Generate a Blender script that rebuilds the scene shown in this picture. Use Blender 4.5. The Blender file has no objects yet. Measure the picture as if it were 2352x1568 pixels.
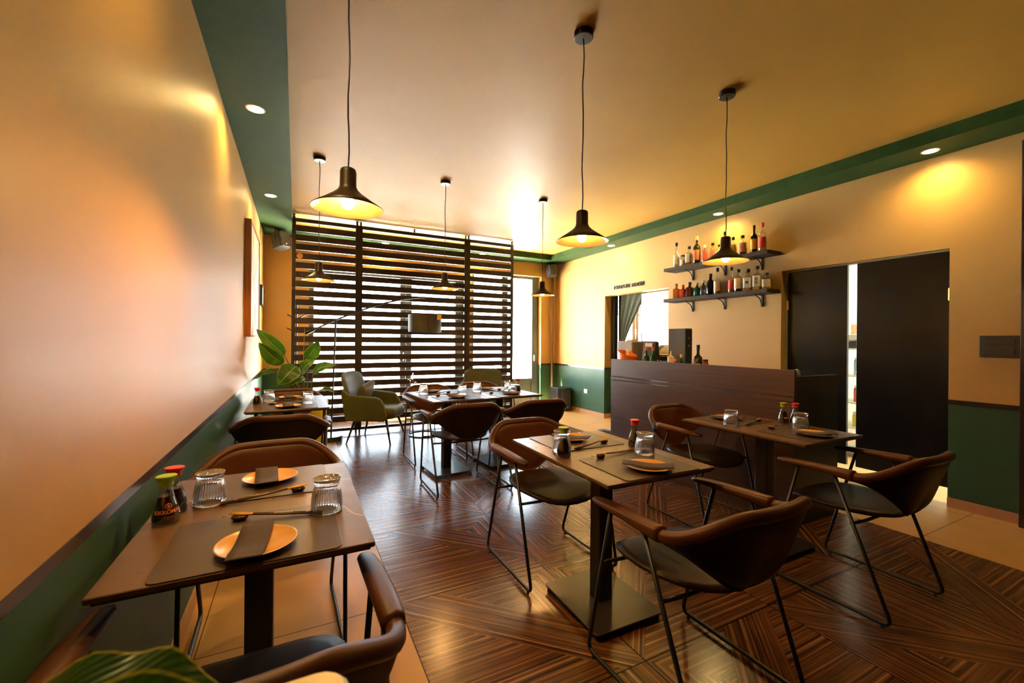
import bpy, bmesh, math, random
from mathutils import Vector, Matrix
random.seed(7)
S = bpy.context.scene
COL = S.collection
PI = math.pi

# ---------------------------------------------------------------- camera
H = 1.27
yaw, pitch, roll, FPX = -0.4718, -0.001, 0.0084, 972.1
cam = bpy.data.cameras.new('camera')
cam.sensor_width = 36.0
cam.lens = FPX / 2352 * 36.0
cam.clip_start = 0.02
cam.dof.use_dof = True
cam.dof.focus_distance = 2.1
cam.dof.aperture_fstop = 4.5
co = bpy.data.objects.new('camera', cam)
COL.objects.link(co)
fwd = Vector((-math.sin(yaw) * math.cos(pitch), math.cos(yaw) * math.cos(pitch), math.sin(pitch)))
rt = Vector((math.cos(yaw), math.sin(yaw), 0))
up = rt.cross(fwd)
r2 = rt * math.cos(roll) + up * math.sin(roll)
u2 = -rt * math.sin(roll) + up * math.cos(roll)
M = Matrix((r2, u2, -fwd)).transposed().to_4x4()
M.translation = Vector((0, 0, H))
co.matrix_world = M
S.camera = co

# ---------------------------------------------------------------- world, sun, exposure
SKY_LOW, SKY_HIGH = 20.0, 32.0
w = bpy.data.worlds.new('daylight')
S.world = w
w.use_nodes = True
bg = w.node_tree.nodes['Background']
bg.inputs[0].default_value = (0.68, 0.86, 1.0, 1)
wt = w.node_tree
tc = wt.nodes.new('ShaderNodeTexCoord')
sx = wt.nodes.new('ShaderNodeSeparateXYZ')
wt.links.new(tc.outputs['Generated'], sx.inputs[0])
mr = wt.nodes.new('ShaderNodeMapRange')
mr.interpolation_type = 'SMOOTHSTEP'
mr.inputs['From Min'].default_value = 0.12
mr.inputs['From Max'].default_value = 0.85
mr.inputs['To Min'].default_value = SKY_LOW
mr.inputs['To Max'].default_value = SKY_HIGH
wt.links.new(sx.outputs[2], mr.inputs[0])
wt.links.new(mr.outputs[0], bg.inputs[1])
sun = bpy.data.lights.new('sun', 'SUN')
sun.energy = 430
sun.angle = 0.02
sun.color = (1.0, 0.93, 0.82)
so = bpy.data.objects.new('sun', sun)
COL.objects.link(so)
so.rotation_euler = Vector((0.40, -0.22, -1.0)).to_track_quat('-Z', 'Y').to_euler()
S.view_settings.view_transform = 'Standard'
S.view_settings.look = 'None'
S.view_settings.exposure = 0.0
S.view_settings.gamma = 1.0
S.view_settings.use_curve_mapping = False
S.cycles.use_denoising = True
S.cycles.max_bounces = 9
S.cycles.diffuse_bounces = 4
S.cycles.glossy_bounces = 4
S.cycles.transmission_bounces = 8
S.cycles.transparent_max_bounces = 12
S.cycles.caustics_reflective = False
S.cycles.caustics_refractive = False
S.cycles.sample_clamp_indirect = 50.0
S.cycles.blur_glossy = 0.5
P_SPOT = 60.0


def portal(x0, x1, y, z0, z1):
    l = bpy.data.lights.new('window_portal', 'AREA')
    l.shape = 'RECTANGLE'
    l.size, l.size_y = x1 - x0, z1 - z0
    l.cycles.is_portal = True
    o = bpy.data.objects.new('window_portal', l)
    COL.objects.link(o)
    o.location = ((x0 + x1) / 2, y, (z0 + z1) / 2)
    o.rotation_euler = Vector((0, -1, 0)).to_track_quat('-Z', 'Z').to_euler()


portal(0.17, 2.68, 7.3, 0.0, 2.35)
portal(2.8, 4.23, 7.3, 0.0, 2.52)
portal(5.95, 7.6, 7.3, 0.85, 2.35)


# ---------------------------------------------------------------- materials
class N:
    def __init__(s, name):
        s.m = bpy.data.materials.new(name)
        s.m.use_nodes = True
        s.t = s.m.node_tree
        s.b = s.t.nodes['Principled BSDF']
        s.out = s.t.nodes['Material Output']

    def new(s, typ, **k):
        n = s.t.nodes.new(typ)
        for a, v in k.items():
            setattr(n, a, v)
        return n

    def put(s, sock, v):
        if isinstance(v, bpy.types.NodeSocket):
            s.t.links.new(v, sock)
        elif isinstance(v, (tuple, list)):
            sock.default_value = tuple(v) + ((1,) if len(v) == 3 and sock.type == 'RGBA' else ())
        else:
            sock.default_value = v

    def ma(s, op, a, b=0.0, c=0.0):
        n = s.new('ShaderNodeMath', operation=op)
        s.put(n.inputs[0], a)
        s.put(n.inputs[1], b)
        s.put(n.inputs[2], c)
        return n.outputs[0]

    def mixf(s, f, a, b):
        return s.ma('ADD', s.ma('MULTIPLY', a, s.ma('SUBTRACT', 1.0, f)), s.ma('MULTIPLY', b, f))

    def mix(s, f, a, b):
        n = s.new('ShaderNodeMix', data_type='RGBA')
        s.put(n.inputs[0], f)
        s.put(n.inputs[6], a)
        s.put(n.inputs[7], b)
        return n.outputs[2]

    def ramp(s, f, stops):
        n = s.new('ShaderNodeValToRGB')
        s.put(n.inputs[0], f)
        e = n.color_ramp.elements
        while len(e) < len(stops):
            e.new(0.5)
        for i, (p, c) in enumerate(stops):
            e[i].position = p
            e[i].color = (c[0], c[1], c[2], 1) if isinstance(c, (tuple, list)) else (c, c, c, 1)
        return n.outputs[0]

    def noise(s, vec, scale, detail=3, rough=0.5, dim='3D'):
        n = s.new('ShaderNodeTexNoise', noise_dimensions=dim)
        if vec is not None:
            s.put(n.inputs['W' if dim == '1D' else 'Vector'], vec)
        n.inputs['Scale'].default_value = scale
        n.inputs['Detail'].default_value = detail
        n.inputs['Roughness'].default_value = rough
        return n.outputs[0]

    def pos(s):
        return s.new('ShaderNodeNewGeometry').outputs['Position']

    def obj(s):
        return s.new('ShaderNodeTexCoord').outputs['Object']

    def xyz(s, v):
        n = s.new('ShaderNodeSeparateXYZ')
        s.put(n.inputs[0], v)
        return n.outputs

    def vec(s, x, y, z=0.0):
        n = s.new('ShaderNodeCombineXYZ')
        for i, a in enumerate((x, y, z)):
            s.put(n.inputs[i], a)
        return n.outputs[0]

    def bump(s, h, strength=0.2, dist=0.002):
        n = s.new('ShaderNodeBump')
        n.inputs['Strength'].default_value = strength
        n.inputs['Distance'].default_value = dist
        s.put(n.inputs['Height'], h)
        s.t.links.new(n.outputs[0], s.b.inputs['Normal'])

    def set(s, color=None, rough=None, metal=None, spec=None, coat=None, trans=None, ior=None, emit=None, es=None, alpha=None):
        B = s.b.inputs
        for k, v in (('Base Color', color), ('Roughness', rough), ('Metallic', metal), ('Specular IOR Level', spec), ('Coat Weight', coat),
                     ('Transmission Weight', trans), ('IOR', ior), ('Emission Color', emit), ('Emission Strength', es), ('Alpha', alpha)):
            if v is not None:
                s.put(B[k], v)
        return s.m


def simple(name, c, rough=0.5, metal=0.0, var=0.08, scale=14, bump=0.0, **k):
    n = N(name)
    f = n.noise(n.obj(), scale, 3)
    lo = tuple(max(0, x * (1 - var)) for x in c)
    hi = tuple(min(1, x * (1 + var)) for x in c)
    n.set(color=n.ramp(f, [(0.3, lo), (0.7, hi)]), rough=rough, metal=metal, **k)
    if bump:
        n.bump(n.noise(n.obj(), scale * 20, 2), bump, 0.001)
    return n.m


def emis(name, c, s):
    n = N(name)
    return n.set(color=(0, 0, 0), emit=c, es=s)


def thin_glass(name, tint=(1, 1, 1), gl=0.12):
    n = N(name)
    tr = n.new('ShaderNodeBsdfTransparent')
    n.put(tr.inputs[0], tint)
    g = n.new('ShaderNodeBsdfGlossy')
    g.inputs['Roughness'].default_value = 0.02
    fr = n.new('ShaderNodeLayerWeight')
    fr.inputs[0].default_value = 0.3
    f = n.ma('MULTIPLY_ADD', fr.outputs['Facing'], 0.5, gl * 0.4)
    mx = n.new('ShaderNodeMixShader')
    n.put(mx.inputs[0], f)
    n.t.links.new(tr.outputs[0], mx.inputs[1])
    n.t.links.new(g.outputs[0], mx.inputs[2])
    n.t.links.new(mx.outputs[0], n.out.inputs[0])
    return n.m


def wall_paint(name, cream=(0.47, 0.285, 0.09), green=(0.035, 0.095, 0.052), rough=0.48, spec=0.3):
    n = N(name)
    p = n.pos()
    z = n.xyz(p)[2]
    f = n.noise(p, 1.6, 4)
    c = n.mix(f, tuple(x * 0.95 for x in cream), tuple(min(1, x * 1.05) for x in cream))
    g = n.mix(n.noise(p, 6, 4), tuple(x * 0.85 for x in green), tuple(x * 1.12 for x in green))
    n.set(color=n.mix(n.ma('GREATER_THAN', z, 0.82), g, c), rough=n.ma('MULTIPLY_ADD', f, 0.12, rough - 0.06), spec=spec)
    n.bump(n.noise(p, 60, 3), 0.12, 0.002)
    return n.m


def floor_mat():
    n = N('floor_tiles')
    x, y, _ = n.xyz(n.pos())
    T = 0.8007
    u = n.ma('DIVIDE', n.ma('SUBTRACT', x, 0.449), T)
    v = n.ma('DIVIDE', n.ma('SUBTRACT', y, 2.055), T)
    iu, iv = n.ma('FLOOR', u), n.ma('FLOOR', v)
    fu, fv = n.ma('SUBTRACT', u, iu), n.ma('SUBTRACT', v, iv)
    wn = n.new('ShaderNodeTexWhiteNoise', noise_dimensions='2D')
    n.put(wn.inputs['Vector'], n.vec(n.ma('ADD', iu, 3.0), n.ma('ADD', iv, 8.0)))
    hr = n.xyz(wn.outputs['Color'])
    first = n.ma('MULTIPLY', n.ma('COMPARE', iu, 0.0, 0.1), n.ma('COMPARE', iv, -1.0, 0.1))
    keep = n.ma('SUBTRACT', 1.0, first)
    sw = n.ma('MULTIPLY', n.ma('GREATER_THAN', hr[0], 0.5), keep)
    a = n.mixf(sw, fu, fv)
    b = n.mixf(sw, fv, n.ma('SUBTRACT', 1.0, fu))
    fl = n.ma('MULTIPLY', n.ma('GREATER_THAN', hr[1], 0.5), keep)
    a = n.mixf(fl, a, n.ma('SUBTRACT', 1.0, a))
    ww = n.ma('ADD', a, b)
    off = n.ma('MULTIPLY', n.ma('SUBTRACT', hr[2], 0.5), n.ma('MULTIPLY', keep, 0.5))
    ww2 = n.ma('ADD', ww, off)
    low = n.ma('LESS_THAN', ww2, 0.88)
    high = n.ma('GREATER_THAN', ww2, 1.26)
    sdiag = n.ma('MULTIPLY', ww, 0.72)
    snest = n.ma('ADD', n.ma('MAXIMUM', a, b), 5.0)
    slow = n.ma('ADD', b, 9.0)
    st = n.mixf(low, n.mixf(high, sdiag, snest), slow)
    st = n.ma('ADD', st, n.ma('MULTIPLY', hr[0], 17.0))
    wob = n.ma('MULTIPLY', n.ma('SUBTRACT', n.noise(n.vec(x, y), 5.0, 2), 0.5), 0.007)
    st = n.ma('ADD', st, wob)
    fine = n.noise(st, 46.0, 3, 0.55, '1D')
    slowv = n.noise(n.vec(x, y), 2.5, 3)
    streak = n.noise(n.vec(n.ma('MULTIPLY', st, 90.0), n.ma('MULTIPLY', n.ma('SUBTRACT', a, b), 4.0)), 1.0, 2)
    ff = n.ma('ADD', n.ma('MULTIPLY', fine, 0.8), n.ma('MULTIPLY', streak, 0.2))
    wood = n.ramp(ff, [(0.33, (0.034, 0.011, 0.0045)), (0.47, (0.105, 0.037, 0.012)), (0.57, (0.19, 0.072, 0.022)), (0.70, (0.38, 0.175, 0.058))])
    wood = n.mix(n.ma('MULTIPLY', slowv, 0.2), wood, (0.10, 0.045, 0.02))
    # seams
    ex = n.ma('MINIMUM', n.ma('MINIMUM', fu, n.ma('SUBTRACT', 1.0, fu)), n.ma('MINIMUM', fv, n.ma('SUBTRACT', 1.0, fv)))
    seam = n.ma('LESS_THAN', ex, 0.0030)
    wood = n.mix(seam, wood, (0.006, 0.003, 0.002))
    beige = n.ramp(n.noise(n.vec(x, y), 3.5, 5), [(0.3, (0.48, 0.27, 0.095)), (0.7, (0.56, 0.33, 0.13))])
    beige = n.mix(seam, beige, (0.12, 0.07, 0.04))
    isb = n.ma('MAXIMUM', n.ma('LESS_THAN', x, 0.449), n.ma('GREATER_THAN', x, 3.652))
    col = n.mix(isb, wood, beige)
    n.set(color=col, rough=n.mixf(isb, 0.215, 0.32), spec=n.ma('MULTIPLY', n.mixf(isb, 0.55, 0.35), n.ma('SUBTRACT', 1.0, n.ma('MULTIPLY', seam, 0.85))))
    n.b.inputs['IOR'].default_value = 1.52
    return n.m


def table_stone():
    n = N('table_stone')
    p = n.obj()
    a = n.noise(p, 3.0, 6, 0.6)
    base = n.ramp(a, [(0.3, (0.085, 0.045, 0.028)), (0.7, (0.15, 0.085, 0.055))])
    vn = n.ma('ABSOLUTE', n.ma('SUBTRACT', n.noise(p, 1.6, 2, 0.4), 0.52))
    vein = n.ma('LESS_THAN', vn, 0.0035)
    base = n.mix(n.ma('MULTIPLY', vein, 0.75), base, (0.5, 0.24, 0.1))
    n.set(color=base, rough=n.ma('MULTIPLY_ADD', n.noise(p, 25, 4), 0.25, 0.2), spec=0.5)
    return n.m


def leather(name, c, spec=0.3):
    n = N(name)
    p = n.obj()
    n.set(color=n.ramp(n.noise(p, 5, 3), [(0.3, tuple(x * 0.8 for x in c)), (0.7, tuple(x * 1.2 for x in c))]),
          rough=n.ma('MULTIPLY_ADD', n.noise(p, 8, 3), 0.15, 0.33), spec=spec)
    v = n.new('ShaderNodeTexVoronoi')
    n.put(v.inputs['Vector'], p)
    v.inputs['Scale'].default_value = 260
    n.bump(v.outputs[0], 0.12, 0.001)
    return n.m


def leaf_mat():
    n = N('leaf_green')
    uv = n.new('ShaderNodeTexCoord').outputs['UV']
    u, v, _ = n.xyz(uv)
    d = n.ma('ABSOLUTE', n.ma('SUBTRACT', u, 0.5))
    rib = n.ma('LESS_THAN', d, 0.018)
    vv = n.ma('SINE', n.ma('MULTIPLY', n.ma('ADD', v, n.ma('MULTIPLY', d, 0.5)), 130.0))
    g = n.ramp(n.ma('MULTIPLY_ADD', vv, 0.5, 0.5), [(0.0, (0.016, 0.065, 0.006)), (1.0, (0.032, 0.115, 0.010))])
    g = n.mix(rib, g, (0.32, 0.36, 0.05))
    g = n.mix(n.ma('GREATER_THAN', d, 0.475), g, (0.45, 0.42, 0.04))
    g = n.mix(n.ma('MULTIPLY', n.ma('GREATER_THAN', n.noise(n.obj(), 9, 4), 0.6), 0.4), g, (0.2, 0.22, 0.02))
    n.set(color=g, rough=0.32, spec=0.5)
    tl = n.new('ShaderNodeBsdfTranslucent')
    n.put(tl.inputs[0], n.mix(0.5, g, (0.25, 0.55, 0.03)))
    ad = n.new('ShaderNodeMixShader')
    ad.inputs[0].default_value = 0.35
    n.t.links.new(n.b.outputs[0], ad.inputs[1])
    n.t.links.new(tl.outputs[0], ad.inputs[2])
    ad.inputs[0].default_value = 0.14
    n.t.links.new(ad.outputs[0], n.out.inputs[0])
    n.bump(vv, 0.15, 0.002)
    return n.m


def wood_board(name, c, axis=1, rough=0.45):
    n = N(name)
    x, y, z = n.xyz(n.obj())
    s = [x, y, z]
    s[axis] = n.ma('MULTIPLY', s[axis], 0.06)
    f = n.noise(n.vec(*s), 40, 4, 0.6)
    n.set(color=n.ramp(f, [(0.3, tuple(k * 0.75 for k in c)), (0.7, tuple(k * 1.25 for k in c))]), rough=rough)
    return n.m


MT = dict(
    wall=wall_paint('wall_paint'), wall_gloss=wall_paint('wall_paint_satin', rough=0.46, spec=0.15),
    ceil=None, floor=floor_mat(), stone=table_stone(),
    green=simple('ceiling_green', (0.026, 0.062, 0.016), 0.6, spec=0.12),
    rail=simple('rail_brown', (0.035, 0.022, 0.02), 0.25),
    base=simple('baseboard_tile', (0.50, 0.27, 0.14), 0.35),
    black=simple('black_metal', (0.012, 0.012, 0.013), 0.35, 0.0),
    blackm=simple('satin_black_metal', (0.010, 0.010, 0.011), 0.35, 0.0),
    blackp=simple('black_plastic', (0.02, 0.02, 0.022), 0.45),
    grill=simple('speaker_grille', (0.05, 0.052, 0.056), 0.55, var=0.5, scale=400),
    leather=leather('cognac_brown_leather', (0.078, 0.024, 0.008)),
    leather_shaded=leather('cognac_leather_shaded', (0.011, 0.0065, 0.005), 0.2),  # same brown leather, with the shade on the outer shell painted into its colour
    leather2=leather('leather_seat', (0.020, 0.0095, 0.0065), 0.2),
    mat=simple('placemat_leather', (0.060, 0.036, 0.027), 0.38, bump=0.2),
    napkin=simple('napkin_paper', (0.062, 0.046, 0.05), 0.85, bump=0.2, scale=30),
    plate=simple('plate_mustard', (0.62, 0.33, 0.09), 0.25),
    plated=simple('plate_dark_glaze', (0.03, 0.02, 0.018), 0.3),
    stick=simple('chopstick_brown', (0.07, 0.025, 0.014), 0.3),
    gold=simple('gold_tip', (0.85, 0.48, 0.10), 0.35, 0.3),
    rest=simple('rest_glaze', (0.03, 0.012, 0.010), 0.06),
    soy=simple('soy_liquid', (0.014, 0.004, 0.002), 0.05),
    redcap=simple('red_cap', (0.75, 0.035, 0.02), 0.35),
    greencap=simple('green_cap', (0.30, 0.50, 0.02), 0.35),
    orange=simple('label_orange', (0.80, 0.22, 0.05), 0.5),
    white=simple('white_paint', (0.80, 0.80, 0.78), 0.45),
    cream=simple('cream', (0.75, 0.66, 0.48), 0.4),
    slat=wood_board('screen_wood', (0.040, 0.021, 0.014), 0, 0.42),
    slatv=wood_board('screen_post_wood', (0.040, 0.021, 0.014), 2, 0.42),
    bar=wood_board('bar_wood', (0.075, 0.038, 0.028), 1, 0.42),
    barside=wood_board('bar_side_black', (0.014, 0.012, 0.012), 2, 0.4),
    shelf=simple('shelf_taupe', (0.05, 0.033, 0.022), 0.6, spec=0.2),
    olive=simple('olive_velvet', (0.080, 0.088, 0.026), 0.6, bump=0.3),
    olive2=simple('cushion_olive', (0.12, 0.11, 0.032), 0.75, bump=0.3),
    frame=simple('window_frame_grey', (0.08, 0.11, 0.13), 0.4),
    brass=simple('brass', (0.75, 0.48, 0.15), 0.3, 1.0),
    chrome=simple('chrome', (0.6, 0.6, 0.6), 0.15, 1.0),
    copper=simple('pipe_brown', (0.13, 0.08, 0.05), 0.4),
    curtain=simple('curtain_green', (0.05, 0.06, 0.03), 0.8),
    shade_out=simple('lamp_brown_black', (0.035, 0.018, 0.012), 0.4),
    shade_in=simple('lamp_inner_gold', (0.15, 0.095, 0.04), 0.35),
    yellow=simple('yellow_glaze', (0.75, 0.62, 0.05), 0.3),
    marble=simple('dark_marble', (0.03, 0.05, 0.06), 0.1, var=0.6, scale=8),
    soil=simple('soil', (0.03, 0.018, 0.01), 0.9),
    stem=simple('stem_green', (0.16, 0.17, 0.04), 0.5),
    leaf=leaf_mat(),
    pot=simple('pot_cream', (0.72, 0.60, 0.36), 0.35),
    redflower=simple('flower_red', (0.85, 0.06, 0.03), 0.3),
    basket=simple('orange_plastic', (0.90, 0.22, 0.02), 0.4),
    machine=simple('machine_taupe', (0.28, 0.24, 0.21), 0.4),
    tower=simple('tower_grey_black', (0.06, 0.062, 0.068), 0.28),
    greenglass=simple('green_glass', (0.02, 0.16, 0.04), 0.08, trans=0.5),
    squeeze=simple('squeeze_plastic', (0.85, 0.80, 0.78), 0.4),
    fridge=simple('white_panel', (0.75, 0.76, 0.77), 0.3),
    doorblk=None,
    pave=simple('pavement', (0.72, 0.69, 0.62), 0.8, scale=3),
    bulb=emis('bulb_glow', (1.0, 0.50, 0.14), 560),
    disc=emis('downlight_glow', (1.0, 0.78, 0.42), 40),
    pane=thin_glass('window_glass'),
    clear=thin_glass('bottle_glass', (0.93, 0.95, 0.93), 0.3),
    silver=simple('art_silver', (0.62, 0.62, 0.62), 0.3),
    wood_or=wood_board('canvas_frame_wood', (0.38, 0.14, 0.04), 2, 0.4),
)
n = N('tumbler_glass')
n.set(color=(1.0, 1.0, 1.0), rough=0.02, trans=0.92, ior=1.48)  # slight diffuse white stands in for window light seen through clear glass
MT['tumbler'] = n.m
n = N('ceiling_paint')
p = n.pos()
n.set(color=n.ramp(n.noise(p, 1.1, 4), [(0.3, (0.39, 0.22, 0.036)), (0.7, (0.43, 0.25, 0.043))]), rough=0.5, spec=0.25)
MT['ceil'] = n.m
n = N('door_black_satin')
p = n.obj()
sm = n.noise(p, 9, 6, 0.7)
n.set(color=(0.005, 0.005, 0.006), rough=0.27, spec=0.4)
MT['doorblk'] = n.m
n = N('canvas_art')
x, y, z = n.xyz(n.obj())
f = n.noise(n.vec(n.ma('MULTIPLY', x, 1.0), n.ma('MULTIPLY', y, 3.0), n.ma('MULTIPLY', z, 1.2)), 3, 6, 0.6)
n.set(color=n.ramp(f, [(0.3, (0.80, 0.78, 0.75)), (0.55, (0.70, 0.62, 0.55)), (0.7, (0.75, 0.35, 0.12)), (0.8, (0.85, 0.8, 0.76))]), rough=0.5)
MT['art'] = n.m


# ---------------------------------------------------------------- mesh helpers
class MB:
    def __init__(s):
        s.v, s.f, s.mi, s.uv = [], [], [], {}

    def face(s, idx, mi=0):
        s.f.append(tuple(idx))
        s.mi.append(mi)

    def box(s, x0, x1, y0, y1, z0, z1, mi=0, rot=0.0, c=None):
        b = len(s.v)
        pts = [(x, y, z) for z in (z0, z1) for y in (y0, y1) for x in (x0, x1)]
        if rot:
            cx, cy = c or ((x0 + x1) / 2, (y0 + y1) / 2)
            cr, sr = math.cos(rot), math.sin(rot)
            pts = [(cx + (x - cx) * cr - (y - cy) * sr, cy + (x - cx) * sr + (y - cy) * cr, z) for x, y, z in pts]
        s.v += pts
        for q in ((0, 2, 3, 1), (4, 5, 7, 6), (0, 1, 5, 4), (2, 6, 7, 3), (0, 4, 6, 2), (1, 3, 7, 5)):
            s.face([b + i for i in q], mi)
        return s

    def rbox(s, w, d, h, r, z0=0.0, cx=0.0, cy=0.0, seg=4, mi=0, e=0.0):
        """rounded-corner slab with plan radius r and a small edge chamfer e"""
        pl = []
        for qx, qy, a0 in ((1, 1, 0), (-1, 1, 90), (-1, -1, 180), (1, -1, 270)):
            for i in range(seg + 1):
                a = math.radians(a0 + 90 * i / seg)
                pl.append((qx * (w / 2 - r), qy * (d / 2 - r), math.cos(a), math.sin(a)))
        rings = [(r - e, 0), (r, e), (r, h - e), (r - e, h)] if e else [(r, 0), (r, h)]
        b = len(s.v)
        n_ = len(pl)
        for rr, z in rings:
            for px, py, ca, sa in pl:
                s.v.append((cx + px + ca * rr, cy + py + sa * rr, z0 + z))
        for k in range(len(rings) - 1):
            for i in range(n_):
                j = (i + 1) % n_
                s.face((b + k * n_ + i, b + k * n_ + j, b + (k + 1) * n_ + j, b + (k + 1) * n_ + i), mi)
        s.face([b + i for i in range(n_)][::-1], mi)
        s.face([b + (len(rings) - 1) * n_ + i for i in range(n_)], mi)
        return s

    def lathe(s, prof, seg=24, cx=0, cy=0, cz=0, mi=0, mod=None, closed=False):
        b = len(s.v)
        m = len(prof)
        for i in range(seg):
            a = 2 * PI * i / seg
            for k, (r, z) in enumerate(prof):
                rr = r
                if mod:
                    rr = mod(k, i, r, z)
                s.v.append((cx + rr * math.cos(a), cy + rr * math.sin(a), cz + z))
        for i in range(seg):
            j = (i + 1) % seg
            for k in range(m - 1 if not closed else m):
                k2 = (k + 1) % m
                s.face((b + i * m + k, b + j * m + k, b + j * m + k2, b + i * m + k2), mi)
        return s

    def tube(s, pts, r, seg=8, mi=0, cap=True):
        pts = [Vector(p) for p in pts]
        b = len(s.v)
        nrm = None
        for i, p in enumerate(pts):
            d = (pts[min(i + 1, len(pts) - 1)] - pts[max(i - 1, 0)]).normalized()
            if nrm is None:
                nrm = d.orthogonal().normalized()
            else:
                nrm = (nrm - d * nrm.dot(d)).normalized()
            bn = d.cross(nrm)
            rr = r[i] if isinstance(r, (list, tuple)) else r
            for k in range(seg):
                a = 2 * PI * k / seg
                s.v.append(tuple(p + (nrm * math.cos(a) + bn * math.sin(a)) * rr))
        for i in range(len(pts) - 1):
            for k in range(seg):
                j = (k + 1) % seg
                s.face((b + i * seg + k, b + i * seg + j, b + (i + 1) * seg + j, b + (i + 1) * seg + k), mi)
        if cap:
            s.face([b + k for k in range(seg)][::-1], mi)
            s.face([b + (len(pts) - 1) * seg + k for k in range(seg)], mi)
        return s

    def grid(s, nu, nv, fn, mi=0):
        b = len(s.v)
        for i in range(nu):
            for j in range(nv):
                s.v.append(tuple(fn(i / (nu - 1), j / (nv - 1))))
        for i in range(nu - 1):
            for j in range(nv - 1):
                q = (b + i * nv + j, b + (i + 1) * nv + j, b + (i + 1) * nv + j + 1, b + i * nv + j + 1)
                s.face(q, mi)
                s.uv[len(s.f) - 1] = [(j / (nv - 1), i / (nu - 1)), (j / (nv - 1), (i + 1) / (nu - 1)), ((j + 1) / (nv - 1), (i + 1) / (nu - 1)), ((j + 1) / (nv - 1), i / (nu - 1))]
        return s

    def prism(s, poly, lo, hi, axis='x', mi=0):
        b = len(s.v)
        m = len(poly)
        for t in (lo, hi):
            for a, c in poly:
                s.v.append({'x': (t, a, c), 'y': (a, t, c), 'z': (a, c, t)}[axis])
        s.face([b + i for i in range(m)][::-1], mi)
        s.face([b + m + i for i in range(m)], mi)
        for i in range(m):
            j = (i + 1) % m
            s.face((b + i, b + j, b + m + j, b + m + i), mi)
        return s

    def build(s, name, mats, parent=None, smooth=False, bevel=0.0, subsurf=0, solid=0.0, loc=None, rot=None):
        me = bpy.data.meshes.new(name)
        me.from_pydata(s.v, [], s.f)
        if not isinstance(mats, (list, tuple)):
            mats = [mats]
        for m in mats:
            me.materials.append(m)
        me.polygons.foreach_set('material_index', s.mi)
        if s.uv:
            ul = me.uv_layers.new(name='UVMap')
            for fi, uvs in s.uv.items():
                pl = me.polygons[fi]
                for li, q in zip(pl.loop_indices, uvs):
                    ul.data[li].uv = q
        me.update()
        bm = bmesh.new()
        bm.from_mesh(me)
        if not s.uv:
            bmesh.ops.recalc_face_normals(bm, faces=bm.faces)
        bm.to_mesh(me)
        bm.free()
        o = bpy.data.objects.new(name, me)
        COL.objects.link(o)
        if smooth:
            me.shade_smooth()
        if solid:
            md = o.modifiers.new('s', 'SOLIDIFY')
            md.thickness = solid
            md.offset = 0
        if bevel:
            md = o.modifiers.new('b', 'BEVEL')
            md.width = bevel
            md.segments = 2
            md.limit_method = 'ANGLE'
            md.angle_limit = math.radians(40)
        if subsurf:
            md = o.modifiers.new('u', 'SUBSURF')
            md.levels = subsurf
            md.render_levels = subsurf
        if parent:
            o.parent = parent
        if loc:
            o.location = loc
        if rot:
            o.rotation_euler = rot
        return o


def tag(o, label, cat, group=None, kind=None):
    o['label'] = label
    o['category'] = cat
    if group:
        o['group'] = group
    if kind:
        o['kind'] = kind
    return o


def thing(name, loc, rz, label, cat, group=None):
    o = bpy.data.objects.new(name, None)
    o.empty_display_size = 0.1
    COL.objects.link(o)
    o.location = loc
    o.rotation_euler = (0, 0, rz)
    return tag(o, label, cat, group)


def struct(o, label=None):
    o['kind'] = 'structure'
    if label:
        o['label'] = label
    return o


def dup(root, loc, rz, label, group=None):
    r = root.copy()
    COL.objects.link(r)
    r.location = loc
    r.rotation_euler = (0, 0, rz)
    r['label'] = label
    if group:
        r['group'] = group
    for ch in list(root.children):
        c = ch.copy()
        COL.objects.link(c)
        c.parent = r
        for g in list(ch.children):
            d = g.copy()
            COL.objects.link(d)
            d.parent = c
    return r


def bez(p0, p1, p2, p3, n_=10):
    P = [Vector(p) for p in (p0, p1, p2, p3)]
    out = []
    for i in range(n_ + 1):
        t = i / n_
        out.append(P[0] * (1 - t) ** 3 + P[1] * 3 * t * (1 - t) ** 2 + P[2] * 3 * t * t * (1 - t) + P[3] * t ** 3)
    return out


def fillet(pts, r=0.03, n_=5):
    pts = [Vector(p) for p in pts]
    out = [pts[0]]
    for i in range(1, len(pts) - 1):
        a, b, c = pts[i - 1], pts[i], pts[i + 1]
        da, dc = (a - b), (c - b)
        ra = min(r, da.length * 0.45)
        rc = min(r, dc.length * 0.45)
        pa, pc = b + da.normalized() * ra, b + dc.normalized() * rc
        for k in range(n_ + 1):
            t = k / n_
            out.append(pa * (1 - t) ** 2 + b * 2 * t * (1 - t) + pc * t * t)
    out.append(pts[-1])
    return out


def text_mesh(name, body, size, mat, parent=None, extrude=0.002, wrap=None, align='CENTER', offset=0.0):
    cu = bpy.data.curves.new(name, 'FONT')
    cu.body = body
    cu.size = size
    cu.extrude = extrude
    cu.align_x = align
    cu.offset = offset
    to = bpy.data.objects.new('tmp', cu)
    COL.objects.link(to)
    bpy.context.view_layer.update()
    dg = bpy.context.evaluated_depsgraph_get()
    me = bpy.data.meshes.new_from_object(to.evaluated_get(dg))
    bpy.data.objects.remove(to)
    me.materials.clear()
    me.materials.append(mat)
    me.name = name
    if wrap:
        R, z0 = wrap
        for v in me.vertices:
            x, y, z = v.co
            rr = R(z0 + y) + max(0, z) + 0.0002
            a = x / R(z0 + y) - PI / 2
            v.co = (rr * math.cos(a), rr * math.sin(a), z0 + y)
    o = bpy.data.objects.new(name, me)
    COL.objects.link(o)
    if parent:
        o.parent = parent
    return o


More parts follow.
